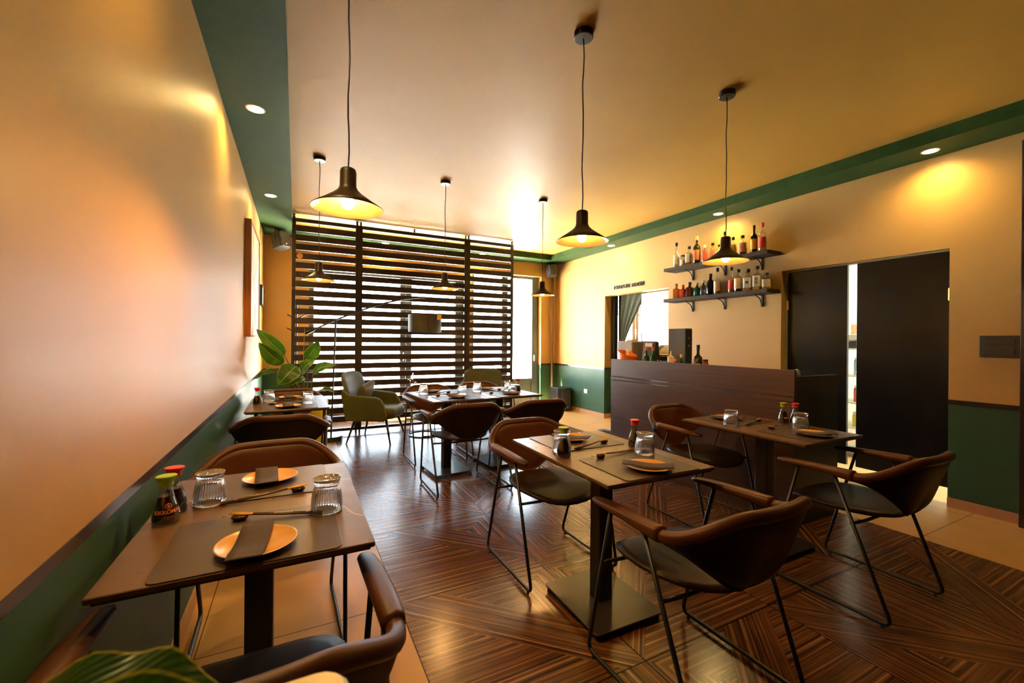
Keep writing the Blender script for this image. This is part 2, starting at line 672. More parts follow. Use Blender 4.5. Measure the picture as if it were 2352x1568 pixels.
# ---------------------------------------------------------------- room shell
XL, XR, YB, YF = -0.428, 4.578, -3.4, 7.06
ZC, ZS = 2.878, 2.78
struct(MB().box(-0.6, 8.4, -3.6, 7.4, -0.1, 0.0).build('floor', MT['floor']))
struct(MB().box(-0.6, 4.75, -3.6, 7.3, ZC, ZC + 0.1).build('ceiling', MT['ceil']))
sf = MB().box(XL, -0.055, YB, YF, ZS, ZC - 0.001).box(4.225, XR, YB, YF, ZS, ZC - 0.001).box(-0.055, 4.225, 6.697, YF, ZS, ZC - 0.001)
struct(sf.build('trim_1', MT['green']), 'green dropped border around the ceiling')
struct(MB().box(-0.6, XL, -3.6, 7.3, 0, ZC).build('wall_left', MT['wall_gloss']))
struct(MB().box(XL, XR + 0.13, -3.6, YB, 0, ZC).build('wall_back', MT['rail']))
wf = MB()
for x0, x1, z0, z1 in ((XL, 0.17, 0, ZC), (0.17, 2.68, 2.35, ZC), (2.68, 2.80, 0, ZC), (2.80, 4.229, 2.517, ZC), (4.229, 5.95, 0, ZC), (5.95, 7.6, 0, 0.85), (5.95, 7.6, 2.35, ZC), (7.6, 8.4, 0, ZC)):
    wf.box(x0, x1, YF, 7.3, z0, z1)
struct(wf.build('wall_front', MT['wall']))
wr = MB()
for y0, y1, z0, z1 in ((YB, 1.405, 0, ZC), (1.405, 2.70, 2.03, ZC), (2.70, 4.225, 0, ZC), (4.225, 5.58, 2.03, ZC), (5.58, YF, 0, ZC)):
    wr.box(XR, 4.713, y0, y1, z0, z1)
struct(wr.build('wall_right', MT['wall']))
# side rooms
struct(MB().box(4.713, 8.4, 3.78, 3.9, 0, ZC).box(8.3, 8.4, 3.9, 7.06, 0, ZC).build('wall_private_room', MT['wall']))
struct(MB().box(4.713, 8.4, 3.1, 3.2, 0, ZC).box(4.713, 8.4, 0.7, 0.8, 0, ZC).box(6.6, 6.7, 0.8, 3.1, 0, ZC).build('wall_kitchen', MT['white']))
struct(MB().box(4.75, 8.4, 0.7, 7.3, 2.7, 2.8).build('ceiling_side_rooms', MT['white']))
# rails and baseboards
rl = MB().box(XL, XL + 0.003, YB, YF, 0.808, 0.838)
struct(rl.build('trim_2', MT['rail']), 'dark rail along the left wall')
rr = MB()
for y0, y1 in ((YB, 1.405), (2.70, 4.225), (5.58, YF)):
    rr.box(XR - 0.008, XR, y0, y1, 0.805, 0.84)
rr.box(XR, 4.713, 5.572, 5.58, 0.805, 0.84)
struct(rr.build('trim_3', MT['rail']), 'dark rail along the right wall')
struct(MB().box(XL + 0.008, 0.17, YF - 0.008, YF, 0.805, 0.84).box(4.229, XR - 0.008, YF - 0.008, YF, 0.805, 0.84).build('trim_4', MT['rail']), 'dark rail on the front wall')
struct(MB().box(XL, XL + 0.012, YB, YF, 0, 0.073).build('baseboard_left', MT['base']))
bb = MB()
for y0, y1 in ((YB, 1.405), (2.70, 4.225), (5.58, YF)):
    bb.box(XR - 0.012, XR, y0, y1, 0, 0.073)
bb.box(XR - 0.012, 4.713, 5.568, 5.58, 0, 0.073)
struct(bb.build('baseboard_right', MT['base']))
struct(MB().box(XL + 0.012, 0.17, YF - 0.012, YF, 0, 0.073).box(4.229, XR - 0.012, YF - 0.012, YF, 0, 0.073).build('baseboard_front', MT['base']))
struct(MB().box(-12, 20, 7.4, 30, -0.12, -0.02).build('pavement', MT['pave']), 'bright pavement outside the windows')


def window(name, x0, x1, z0, z1, stiles, bars, panels=(), y=7.2):
    f = MB().box(x0, x1, y - 0.03, y + 0.03, z1 - 0.05, z1).box(x0, x1, y - 0.03, y + 0.03, z0, z0 + 0.06)
    for a, b in stiles:
        f.box(a, b, y - 0.035, y + 0.035, z0, z1)
    for a, b in bars:
        f.box(x0, x1, y - 0.028, y + 0.028, a, b)
    for a, b, c, d in panels:
        f.box(a, b, y - 0.015, y + 0.015, c, d)
    o = struct(f.build(name, MT['frame'], bevel=0.004))
    g = MB().box(x0 + 0.03, x1 - 0.03, y - 0.004, y + 0.004, z0 + 0.03, z1 - 0.02)
    g.build('window_pane', MT['pane'], o)
    return o


w1 = window('window_1', 0.17, 2.68, 0.0, 2.35, [(0.17, 0.24), (1.55, 1.645), (1.65, 1.745), (2.52, 2.68)], [(0.0, 0.22)])
MB().tube([(1.60, 7.16, 1.05), (1.60, 7.12, 1.05), (1.60, 7.12, 0.93)], 0.009).build('window_handle', MT['chrome'], w1, smooth=True)
w2 = window('window_2', 2.80, 4.229, 0.0, 2.517, [(2.80, 2.87), (3.44, 3.50), (3.50, 3.56), (4.09, 4.229)], [(0.47, 0.55)], [(2.87, 3.44, 0.06, 0.47), (3.56, 4.09, 0.06, 0.47)])
MB().tube([(4.12, 7.16, 1.0), (4.12, 7.12, 1.0), (4.12, 7.12, 0.89)], 0.009).build('door_handle', MT['chrome'], w2, smooth=True)
w3 = window('window_3', 5.95, 7.6, 0.85, 2.35, [(5.95, 6.01), (6.66, 6.74), (6.76, 6.84), (7.53, 7.6)], [])
MT['beigeframe'] = simple('window_frame_beige', (0.50, 0.42, 0.30), 0.4)
w3.data.materials[0] = MT['beigeframe']
MB().tube([(6.72, 7.16, 1.55), (6.72, 7.12, 1.55), (6.72, 7.12, 1.43)], 0.01).build('window_handle', MT['white'], w3, smooth=True)
bl = MB()
for i in range(9):
    bl.box(5.98, 7.57, 7.255, 7.262, 2.30 - i * 0.05 - 0.036, 2.30 - i * 0.05)
tag(bl.build('roller_shutter', MT['white']), 'white roller shutter half lowered outside the private room window', 'shutter')

# PRIVATE ROOM lettering
wl = thing('wall_lettering', (XR - 0.006, 5.352, 2.115), 0, 'raised black letters PRIVATE ROOM above the curtained doorway', 'sign')
for word, y0, wd in (('PRIVATE', 0.0, 0.365), ('ROOM', -0.405, 0.25)):
    t = text_mesh('word', word, 0.093, MT['black'], wl, extrude=0.006, align='LEFT', offset=0.0012)
    xs = [v.co.x for v in t.data.vertices]
    sc = wd / (max(xs) - min(xs))
    t.matrix_local = Matrix(((0, 0, -1, 0), (-sc, 0, 0, y0), (0, 0.88, 0, 0.0), (0, 0, 0, 1)))


# ---------------------------------------------------------------- doors on the right wall
def door_leaf(name, y0, y1, hy):
    d = MB().box(4.675, 4.71, y0, y1, 0.12, 2.02).build(name, MT['doorblk'], bevel=0.003)
    struct(d)
    for z in (1.675, 0.35):
        MB().tube([(4.668, hy, z - 0.05), (4.668, hy, z + 0.05)], 0.009).box(4.664, 4.674, min(hy, (y0 + y1) / 2 * 0.03 + hy * 0.97), max(hy, (y0 + y1) / 2 * 0.03 + hy * 0.97), z - 0.045, z + 0.045).build('hinge', MT['brass'], d, smooth=False)
    return d


door_leaf('door_1', 2.142, 2.688, 2.686)
door_leaf('door_2', 1.43, 2.065, 1.43)
MT['jamb'] = simple('door_jamb_sage', (0.33, 0.33, 0.20), 0.45)
struct(MB().box(4.64, 4.713, 2.69, 2.70, 0, 2.03).box(4.64, 4.713, 1.405, 1.415, 0, 2.03).box(4.64, 4.713, 1.415, 2.69, 2.02, 2.03).build('trim_5', MT['jamb']), 'sage green lining of the double door opening')
# private room opening: dark frame post, curtain, white sliding panel
struct(MB().box(4.715, 4.79, 5.50, 5.60, 0, 2.06).build('trim_6', MT['black']), 'dark post beside the curtain')
cur = MB()


def curt(u, v):
    z = 2.06 - v * 1.15
    wd = 0.62 * (1 - v) ** 1.35 + 0.015
    y = 5.49 - u * wd
    return (4.80 + 0.012 * math.sin(u * 26) * (1 - v * 0.5), y, z)


cur.grid(40, 20, curt)
tag(cur.build('curtain', MT['curtain'], smooth=True, solid=0.004), 'dark green curtain gathered to one side in the private room doorway', 'curtain')
pn = thing('sliding_door', (4.66, 4.52, 0), 0, 'white sliding door half closing the private room opening', 'door')
MB().box(-0.02, 0.02, -0.29, 0.285, 0.01, 2.0).build('door_panel', MT['fridge'], pn, bevel=0.002)
MB().tube([(-0.025, 0.25, 1.18), (-0.05, 0.25, 1.18), (-0.05, 0.25, 1.40), (-0.025, 0.25, 1.40)], 0.007).build('handle', MT['chrome'], pn, smooth=True)
# window sill cabinet in the private room
tag(MB().box(5.6, 7.7, 6.80, 7.05, 0.02, 0.82).build('cabinet', MT['bar']), 'low brown cabinet under the private room window', 'cabinet')
# corner pipe
tag(MB().tube([(4.45, 7.0, 0.0), (4.45, 7.0, 2.77)], 0.022, 12).build('pipe', MT['copper'], smooth=True), 'brown vertical pipe in the corner behind the black floor speaker', 'pipe')
# dark post at the right edge of the view
tag(MB().box(4.50, 4.577, 0.80, 1.02, 0.0, 2.7).build('door_frame_post', MT['rail'], bevel=0.004), 'dark brown upright post beside the breaker panel', 'post')

# wall fittings
bp = thing('breaker_panel', (XR, 1.132, 1.26), 0, 'black rectangular electrical panel on the beige wall above the rail', 'electrical panel')
MB().box(-0.018, 0, -0.102, 0.102, -0.08, 0.08).build('cover', MT['blackp'], bp, bevel=0.003)
MB().box(-0.022, -0.018, -0.075, 0.075, 0.01, 0.055).box(-0.022, -0.018, -0.075, 0.075, -0.06, -0.012).build('flap', MT['black'], bp, bevel=0.001)
tag(MB().box(XR - 0.002, XR, 3.49, 3.664, 2.565, 2.675).build('wall_hatch', MT['wall'], bevel=0.001), 'flush beige junction cover above the bottle shelves', 'wall cover')
tag(MB().box(XR - 0.012, XR, 6.02, 6.12, 0.36, 0.43).build('wall_socket', MT['white'], bevel=0.003), 'white wall socket behind the black floor speaker', 'socket')


# ---------------------------------------------------------------- lights
def make_pendant():
    t = thing('pendant_lamp', (0, 0, 0), 0, 'x', 'pendant lamp', 'brown funnel pendant lamps hanging in two rows')
    zr = 1.79
    MB().lathe([(0.0, ZC - 0.001), (0.05, ZC - 0.001), (0.05, ZC - 0.03), (0.046, ZC - 0.033), (0.0, ZC - 0.033)], 28).build('canopy', MT['black'], t, smooth=False)
    MB().tube([(0, 0, 1.94)] + [(0.003 * math.sin(i * 1.3), 0.002 * math.cos(i * 2.1), 1.94 + (ZC - 1.98) * i / 12) for i in range(1, 12)] + [(0, 0, ZC - 0.03)], 0.0032, 6).build('cord', MT['black'], t, smooth=True)
    outer = [(0.1355, zr), (0.137, zr + 0.002), (0.095, zr + 0.030), (0.055, zr + 0.058), (0.038, zr + 0.074), (0.0315, zr + 0.090), (0.031, zr + 0.148), (0.028, zr + 0.157), (0.021, zr + 0.161), (0, zr + 0.162)]
    MB().lathe(outer, 40).build('lamp_shade', MT['shade_out'], t, smooth=True)
    inner = [(0.1355, zr), (0.093, zr + 0.027), (0.053, zr + 0.054), (0.035, zr + 0.072), (0.029, zr + 0.090), (0.028, zr + 0.140), (0, zr + 0.142)]
    MB().lathe(inner, 40).build('shade_lining', MT['shade_in'], t, smooth=True)
    MB().lathe([(0.0, zr + 0.14), (0.016, zr + 0.14), (0.016, zr + 0.055), (0, zr + 0.055)], 16).build('bulb_socket', MT['blackp'], t, smooth=True)
    b = MB()
    prof = [(0.0, -0.024)] + [(0.024 * math.sin(a), -0.024 * math.cos(a)) for a in [PI * k / 12 for k in range(1, 9)]] + [(0.014, 0.042), (0.0, 0.045)]
    b.lathe(prof, 20, cz=zr + 0.022)
    b.build('bulb', MT['bulb'], t, smooth=True)
    return t


PD = [((0.18, 1.80), 'brown pendant lamp over the wall table with two soy bottles', 0),
      ((1.322, 1.80), 'brown pendant lamp over the middle table', 1),
      ((2.452, 1.80), 'brown pendant lamp in front of the bottle shelves', 1),
      ((0.175, 4.11), 'brown pendant lamp over the wall table beside the plant', 1),
      ((1.333, 4.12), 'brown pendant lamp backlit in front of the arc lamp', 1),
      ((2.488, 4.13), 'brown pendant lamp in front of the glazed street door', 1)]
pend0 = None
for (x, y), lab, _ in PD:
    if pend0 is None:
        pend0 = make_pendant()
        pend0.location = (x, y, 0)
        pend0['label'] = lab
        r = pend0
        brightest = [c for c in pend0.children if c.name.startswith('bulb') and 'socket' not in c.name][0]
    else:
        r = dup(pend0, (x, y, 0), 0, lab)
for sl in [brightest]:
    sl.data = sl.data.copy()
    sl.data.materials[0] = emis('bulb_glow_bright', (1.0, 0.50, 0.14), 1000)
dl0 = None
DL = [(-0.248, 1.37, None), (-0.248, 3.249, 'recessed spotlight in the green border above the near wall table'), (-0.248, 5.131, 'recessed spotlight in the green border before the wall speaker'),
      (4.40, 1.465, 'recessed spotlight above the double black door'), (4.397, 3.325, 'recessed spotlight above the bottle shelves'), (4.397, 5.217, 'recessed spotlight above the PRIVATE ROOM letters'),
      (1.234, 6.79, 'recessed spotlight behind the middle slatted panel'), (2.876, 6.79, 'recessed spotlight behind the slatted panel at the street door')]
for x, y, lab in DL:
    if dl0 is None:
        dl0 = thing('ceiling_spotlight', (x, y, ZS), 0, 'recessed spotlight in the green border over the camera end of the wall', 'spotlight', 'recessed spotlights in the green ceiling border')
        MB().lathe([(0.0, -0.0015), (0.046, -0.0015), (0.046, -0.0005)], 28).build('lens', MT['disc'], dl0)
        MB().lathe([(0.047, 0.0), (0.047, -0.003), (0.056, -0.003), (0.058, 0.0)], 28).build('trim_ring', MT['white'], dl0, smooth=True)
    else:
        dup(dl0, (x, y, ZS), 0, lab)
    l = bpy.data.lights.new('spotlight_beam', 'SPOT')
    l.energy = P_SPOT
    l.color = (1.0, 0.66, 0.20)
    l.spot_size = math.radians(160)
    l.spot_blend = 1.0
    l.shadow_soft_size = 0.04
    lo = bpy.data.objects.new('spotlight_beam', l)
    COL.objects.link(lo)
    lo.location = (x, y, ZS - 0.01)
kl = bpy.data.lights.new('kitchen_light', 'AREA')
kl.energy = 110
kl.size = 0.8
kl.color = (0.95, 1.0, 0.78)
ko = bpy.data.objects.new('kitchen_light', kl)
COL.objects.link(ko)
ko.location = (5.6, 1.9, 2.68)

# ---------------------------------------------------------------- slatted screens
YS = 6.12


def screen_panel(x0, x1, label, knobs, nameidx):
    t = thing('slatted_screen_panel', (x0, YS, 0), 0, label, 'room divider', 'dark slatted screen panels before the windows')
    wd = x1 - x0
    top, bot = 2.83, 0.10
    for a, b in ((0, 0.045), (wd - 0.045, wd)):
        MB().box(a, b, -0.02, 0.02, bot - 0.06, top).build('upright', MT['slatv'], t, bevel=0.003)
    for a, b in ((top - 0.05, top), (bot - 0.06, bot - 0.02)):
        MB().box(0.045, wd - 0.045, -0.018, 0.018, a, b).build('rail', MT['slat'], t, bevel=0.003)
    sl = MB()
    z = top - 0.05 - 0.040
    while z - 0.079 > bot:
        sl.box(0.045, wd - 0.045, -0.014, 0.014, z - 0.079, z)
        z -= 0.119
    sl.build('slats', MT['slat'], t, bevel=0.002)
    for kx in knobs:
        MB().lathe([(0, 0), (0.012, 0), (0.012, 0.012), (0.018, 0.012), (0.018, 0.022), (0.010, 0.024), (0.010, 0.032), (0.018, 0.034), (0.018, 0.046), (0, 0.047)], 12, kx, 0, top).build('leveling_knob', MT['blackp'], t, smooth=False)
    for kx in (0.0225, wd - 0.0225):
        MB().lathe([(0, 0), (0.014, 0), (0.014, 0.03), (0.008, 0.04), (0, 0.04)], 12, kx, 0, 0.0).build('foot', MT['blackp'], t)
    return t


screen_panel(-0.055, 0.7595, 'dark slatted screen panel behind the leafy plant', (0.0225, 0.79), 1)
screen_panel(0.76, 2.3345, 'wide dark slatted screen panel behind the arc lamp shade', (0.0225, 0.76, 1.55), 2)
screen_panel(2.335, 3.13, 'dark slatted screen panel ending beside the street door', (0.0225, 0.772), 3)
sg = thing('no_smoking_sign', (0.035, YS - 0.016, 2.345), 0, 'small round amber sign with a red diagonal bar on a slat', 'sign')
MB().lathe([(0, 0), (0.036, 0), (0.036, 0.002), (0, 0.002)], 24).build('sign_disc', simple('sign_amber', (0.65, 0.33, 0.06), 0.4), sg).rotation_euler = (PI / 2, 0, 0)
MB().box(-0.034, 0.034, -0.0045, -0.0022, -0.004, 0.004).build('diagonal_bar', MT['redcap'], sg).rotation_euler = (0, math.radians(42), 0)

# coat stand behind the screen post
cs = thing('coat_stand', (0.0, 6.42, 0), 0, 'thin black coat stand with angled pegs behind the slatted screen', 'coat stand')
MB().tube([(0, 0, 0.02), (0, 0, 1.75)], 0.014).build('pole', MT['black'], cs, smooth=True)
MB().lathe([(0, 0), (0.16, 0), (0.16, 0.015), (0.02, 0.03), (0, 0.03)], 28).build('base', MT['black'], cs, smooth=False)
for z, a in ((1.42, 0.3), (1.42, 3.2), (1.60, 0.2), (1.60, 3.4), (1.68, 1.7)):
    MB().tube([(0, 0, z - 0.06), (0.11 * math.cos(a), 0.11 * math.sin(a), z)], 0.008).build('peg', MT['black'], cs, smooth=True)

# ---------------------------------------------------------------- pictures and wall speakers
pc = thing('canvas_picture', (XL, 5.1, 1.835), 0, 'tall pale abstract canvas in an orange wood frame on the wall', 'picture')
MB().box(0.001, 0.045, -0.50, 0.50, -0.53, 0.53).build('canvas', MT['art'], pc, bevel=0.002)
MB().box(0.001, 0.055, -0.515, -0.50, -0.545, 0.545).box(0.001, 0.055, 0.50, 0.515, -0.545, 0.545).box(0.001, 0.055, -0.5, 0.5, -0.545, -0.53).box(0.001, 0.055, -0.5, 0.5, 0.53, 0.545).build('frame', MT['wood_or'], pc)
pc2 = thing('picture_frame', (XL, 6.62, 1.85), 0, 'small black framed picture near the corner of the wall', 'picture')
MB().box(0.001, 0.02, -0.16, 0.16, -0.115, 0.115).build('print', MT['white'], pc2)
MB().box(0.001, 0.03, -0.18, -0.16, -0.135, 0.135).box(0.001, 0.03, 0.16, 0.18, -0.135, 0.135).box(0.001, 0.03, -0.16, 0.16, -0.135, -0.115).box(0.001, 0.03, -0.16, 0.16, 0.115, 0.135).build('frame', MT['black'], pc2)


def wall_speaker(loc, rz, tilt, label):
    t = thing('wall_speaker', loc, rz, label, 'speaker', 'small black wall speakers in the ceiling corners')
    b = MB().rbox(0.17, 0.16, 0.22, 0.02, z0=-0.11, cy=0.0)
    o = b.build('cabinet', MT['blackp'], t, bevel=0.004)
    o.rotation_euler = (tilt, 0, 0)
    poly = []
    for k in range(32):
        a = 2 * PI * k / 32
        x, z = 0.082 * max(-1, min(1, 1.25 * math.cos(a))), 0.105 * max(-1, min(1, 1.25 * math.sin(a)))
        if abs(z) < 0.05:
            x *= 0.88
        poly.append((x, z))
    g = MB().prism(poly, -0.098, -0.081, 'y').build('grille', MT['grill'], t, bevel=0.003)
    g.rotation_euler = (tilt, 0, 0)
    bd = MB().lathe([(0, 0), (0.011, 0), (0.011, 0.003), (0, 0.003)], 12).build('badge', MT['chrome'], t)
    bd.rotation_euler = (tilt + PI / 2, 0, 0)
    R = Matrix.Rotation(tilt, 3, 'X')
    bd.location = R @ Vector((0.0, -0.098, -0.07))
    br = MB()
    br.tube(fillet([(-0.09, 0.0, 0.0), (-0.09, 0.0, 0.145), (0.09, 0.0, 0.145), (0.09, 0.0, 0.0)], 0.01), 0.007)
    br.build('bracket', MT['black'], t, smooth=True)
    return t


wall_speaker((-0.20, 6.62, 2.62), math.radians(42), math.radians(-12), 'black wall speaker beside the slatted screen')
wall_speaker((4.36, 6.90, 2.62), math.radians(-10), math.radians(-8), 'black wall speaker at the top of the corner pipe')

# floor speaker
fs = thing('floor_speaker', (4.405, 6.60, 0.0), 0, 'black floor loudspeaker standing in the corner by the pipe', 'loudspeaker')
pl = [(-0.145, 0.16), (0.145, 0.16), (0.145, -0.11), (0.09, -0.17), (-0.09, -0.17), (-0.145, -0.11)]
MB().prism(pl, 0.01, 0.42, 'z').build('cabinet', MT['blackp'], fs, bevel=0.006)
MB().prism([(-0.085, 0.03), (0.085, 0.03), (0.09, 0.06), (0.09, 0.34), (0.06, 0.39), (-0.06, 0.39), (-0.09, 0.34), (-0.09, 0.06)], -0.182, -0.168, 'y').build('grille', MT['grill'], fs, bevel=0.004)
MB().box(-0.149, -0.144, -0.02, 0.07, 0.33, 0.365).build('handle', MT['black'], fs, bevel=0.004)
o = MB().lathe([(0, 0), (0.012, 0), (0.012, 0.003), (0, 0.003)], 14).build('badge', MT['chrome'], fs)
o.rotation_euler = (PI / 2, 0, 0)
o.location = (0.02, -0.182, 0.07)
tag(MB().tube(bez((4.556, 6.2, 0.38), (4.54, 6.3, 0.2), (4.5, 6.2, 0.01), (4.52, 6.45, 0.006), 14), 0.004, 6).build('power_cable', MT['black'], smooth=True), 'thin black cable running from socket to floor speaker', 'cable')


# ---------------------------------------------------------------- dining chairs
def make_chair():
    t = thing('dining_chair', (0, 0, 0), 0, 'x', 'chair', 'dark leather tub chairs with black sled frames')
    # sled frame
    for sx in (-1, 1):
        pts = fillet([(sx * 0.288, 0.115, 0.645), (sx * 0.272, 0.270, 0.020), (sx * 0.272, -0.272, 0.020), (sx * 0.288, -0.045, 0.645)], 0.04, 6)
        MB().tube(pts, 0.0085, 8).build('sled_leg', MT['blackm'], t, smooth=True)
        g = MB()
        for yy in (0.235, -0.235):
            g.lathe([(0, 0), (0.007, 0), (0.007, 0.012), (0, 0.012)], 8, sx * 0.272, yy, 0.0)
        g.build('glide', MT['blackp'], t)
    st = MB()
    for y, dy in ((0.155, 0.0), (-0.125, 0.0)):
        st.tube([(-0.285, y + 0.005, 0.425), (-0.16, y, 0.418), (0.16, y, 0.418), (0.285, y + 0.005, 0.425)], 0.0075, 8)
    st.build('seat_support', MT['blackm'], t, smooth=True)

    # seat
    def seat(sgn):
        def fn(u, v):
            a = u * 2 * PI
            ex = 2.7
            ca, sa = math.cos(a), math.sin(a)
            rx = 0.235 * (1 - 0.10 * max(0, -sa))
            x = rx * math.copysign(abs(ca) ** (2 / ex), ca)
            y = 0.245 * math.copysign(abs(sa) ** (2 / ex), sa) + 0.02
            k = v
            zz = 0.018 * (x / 0.235) ** 2 - 0.022 * max(0, (y - 0.14) / 0.12) ** 2 + 0.012 * max(0, -y / 0.22)
            if sgn > 0:
                return (x * k, 0.02 + (y - 0.02) * k, 0.462 + zz * k * k - 0.012 * k ** 6)
            return (x * k, 0.02 + (y - 0.02) * k, 0.422 + zz * k * k + 0.016 * k ** 6)
        return fn
    m = MB()
    nu, nv = 33, 8
    m.grid(nu, nv, lambda u, v: seat(1)(u, 0.02 + 0.98 * v))
    off = len(m.v)
    m.grid(nu, nv, lambda u, v: seat(-1)(u, 0.02 + 0.98 * v))
    for i in range(nu - 1):
        m.face((i * nv + nv - 1, (i + 1) * nv + nv - 1, off + (i + 1) * nv + nv - 1, off + i * nv + nv - 1))
    m.uv = {}
    m.build('seat', MT['leather2'], t, smooth=True)

    # back shell: one curved padded surface, closed
    def plan(u):
        a = u * PI / 2
        ex = 2.35
        x = 0.295 * math.copysign(abs(math.sin(a)) ** (2 / ex), u) if u else 0.0
        y = -0.125 - 0.185 * abs(math.cos(a)) ** (2 / ex)
        return x, y

    def shell(u, v, o):
        x, y = plan(u)
        au = abs(x) / 0.295
        rise = 1 - min(1.0, max(0.0, (au - 0.42) / 0.58)) ** 1.9
        zt = 0.662 + 0.098 * rise
        zb = 0.452 + 0.170 * au ** 2.0
        z = zb + (zt - zb) * v
        h = (0.66 - z) / 0.21
        sh = 1 - 0.20 * max(0, h)
        x2 = x * sh
        y2 = y + 0.085 * max(0, h) * (1 - au * 0.7) - 0.030 * max(0, (z - 0.66) / 0.1)
        # outward normal in plan
        nx, ny = x / 0.295, (y + 0.125) / 0.185
        l = math.hypot(nx, ny) or 1
        nx, ny = nx / l, ny / l
        th = 0.014 + 0.006 * (v ** 3)
        e = math.sqrt(max(0.0, 1 - abs(2 * v - 1) ** 7))
        return (x2 + nx * th * o * e, y2 + ny * th * o * e, z)
    m = MB()
    nu, nv = 41, 12
    m.grid(nu, nv, lambda u, v: shell(u * 2 - 1, v, 1))
    m.grid(nu, nv, lambda u, v: shell(u * 2 - 1, v, -1), 1)
    off = nu * nv
    for i in range(nu - 1):
        for j in (0, nv - 1):
            m.face((i * nv + j, (i + 1) * nv + j, off + (i + 1) * nv + j, off + i * nv + j))
    for j in range(nv - 1):
        for i in (0, nu - 1):
            m.face((i * nv + j, i * nv + j + 1, off + i * nv + j + 1, off + i * nv + j))
    m.uv = {}
    m.build('backrest', [MT['leather_shaded'], MT['leather']], t, smooth=True)
    # padded top roll
    rp, rad = [], []
    for k in range(41):
        u = -1 + 2 * k / 40
        x, y, z = shell(u, 1.0, 0)
        rp.append((x, y, z - 0.012))
        rad.append(0.021)
    MB().tube(rp, rad, 12).build('back_piping', MT['leather'], t, smooth=True)
    # arms
    for sx in (-1, 1):
        a = MB()
        sec = []
        path = [(-0.135, 0.024, 0.026, 0.295, 0.652), (-0.12, 0.027, 0.026, 0.295, 0.652), (-0.05, 0.029, 0.021, 0.294, 0.654), (0.05, 0.029, 0.017, 0.290, 0.654), (0.14, 0.028, 0.014, 0.286, 0.652), (0.20, 0.024, 0.011, 0.282, 0.649), (0.222, 0.014, 0.007, 0.281, 0.648), (0.227, 0.004, 0.003, 0.281, 0.648)]
        b = 0
        sgm = 14
        for y, w_, h_, x, z in path:
            for k in range(sgm):
                an = 2 * PI * k / sgm
                ca, sa = math.cos(an), math.sin(an)
                a.v.append((sx * x + w_ * math.copysign(abs(ca) ** 0.75, ca), y, z + h_ * math.copysign(abs(sa) ** 0.75, sa)))
        for i in range(len(path) - 1):
            for k in range(sgm):
                j = (k + 1) % sgm
                a.face((i * sgm + k, i * sgm + j, (i + 1) * sgm + j, (i + 1) * sgm + k))
        a.face([k for k in range(sgm)])
        a.face([(len(path) - 1) * sgm + k for k in range(sgm)])
        a.build('armrest', MT['leather'], t, smooth=True)
    return t


CH = [((1.345, 1.125), 0.0, 'leather tub chair at the middle table, backrest to the camera'),
      ((1.32, 2.09), PI, 'leather tub chair on the window side of the middle table'),
      ((2.62, 1.165), 0.0, 'leather tub chair at the bar table, back toward the black doors'),
      ((2.69, 2.16), PI, 'leather tub chair between the bar table and the bar front, facing the camera'),
      ((-0.10, 1.065), 0.0, 'leather tub chair at the near wall table, closest to the camera'),
      ((-0.095, 2.08), PI + 0.03, 'leather tub chair on the window side of the near wall table'),
      ((-0.075, 3.52), -0.06, 'leather tub chair with its back to the near wall table group'),
      ((-0.035, 4.53), PI, 'leather tub chair between far wall table and plant'),
      ((1.28, 3.50), 0.0, 'leather tub chair at the joined tables, back to camera, over the open floor'),
      ((1.935, 3.47), -0.02, 'leather tub chair at the joined tables, half hidden behind the middle table chair'),
      ((1.335, 4.43), PI, 'leather tub chair on the window side of the joined tables, by the red flower'),
      ((1.985, 4.52), PI, 'leather tub chair on the window side of the joined tables, before the second armchair')]
ch0 = None
for (x, y), rz, lab in CH:
    if ch0 is None:
        ch0 = make_chair()
        ch0.location = (x, y, 0)
        ch0.rotation_euler = (0, 0, rz)
        ch0['label'] = lab
    else:
        dup(ch0, (x, y, 0), rz, lab)


# ---------------------------------------------------------------- tables
def make_table():
    t = thing('dining_table', (0, 0, 0), 0, 'x', 'table', 'brown stone topped pedestal tables')
    MB().rbox(0.575, 0.81, 0.014, 0.006, z0=0.724, e=0.002).build('tabletop', [MT['stone']], t)
    MB().rbox(0.555, 0.79, 0.008, 0.004, z0=0.7155).build('underframe', MT['black'], t)
    MB().rbox(0.078, 0.078, 0.68, 0.006, z0=0.035).build('column', MT['blackm'], t)
    MB().rbox(0.38, 0.44, 0.008, 0.02, z0=0.027, e=0.002).build('base_plate', simple('base_steel', (0.035, 0.026, 0.022), 0.28, 0.2), t)
    for sx in (-1, 1):
        for sy in (-1, 1):
            MB().lathe([(0, 0), (0.016, 0), (0.016, 0.012), (0.008, 0.016), (0.008, 0.027), (0, 0.027)], 12, sx * 0.165, sy * 0.195).build('leveling_foot', MT['blackp'], t)
    return t


TB = {'T1': ((-0.097, 1.562), 0.0, 'brown stone table against the wall, under the brightest pendant lamp'),
      'T2': ((1.326, 1.629), -0.018, 'brown stone table in the middle of the room, on a wide base plate'),
      'T3': ((2.677, 1.676), -0.014, 'brown stone table in front of the bar'),
      'T4': ((-0.053, 4.022), 0.012, 'small looking brown stone table by the wall beside the leafy plant'),
      'TA': ((1.315, 3.975), 0.075, 'brown stone table of the joined pair, on the armchair side'),
      'TB': ((1.893, 4.022), 0.075, 'brown stone table of the joined pair, on the street door side')}
tb0 = None
for k, ((x, y), rz, lab) in TB.items():
    if tb0 is None:
        tb0 = make_table()
        tb0.location = (x, y, 0)
        tb0['label'] = lab
    else:
        dup(tb0, (x, y, 0), rz, lab)
ZT = 0.7385


# ---------------------------------------------------------------- tableware prototypes
def proto_mat():
    o = MB().rbox(0.40, 0.335, 0.0025, 0.022, e=0.0005, seg=5).build('placemat', MT['mat'])
    return tag(o, 'x', 'placemat', 'dark leather placemats')


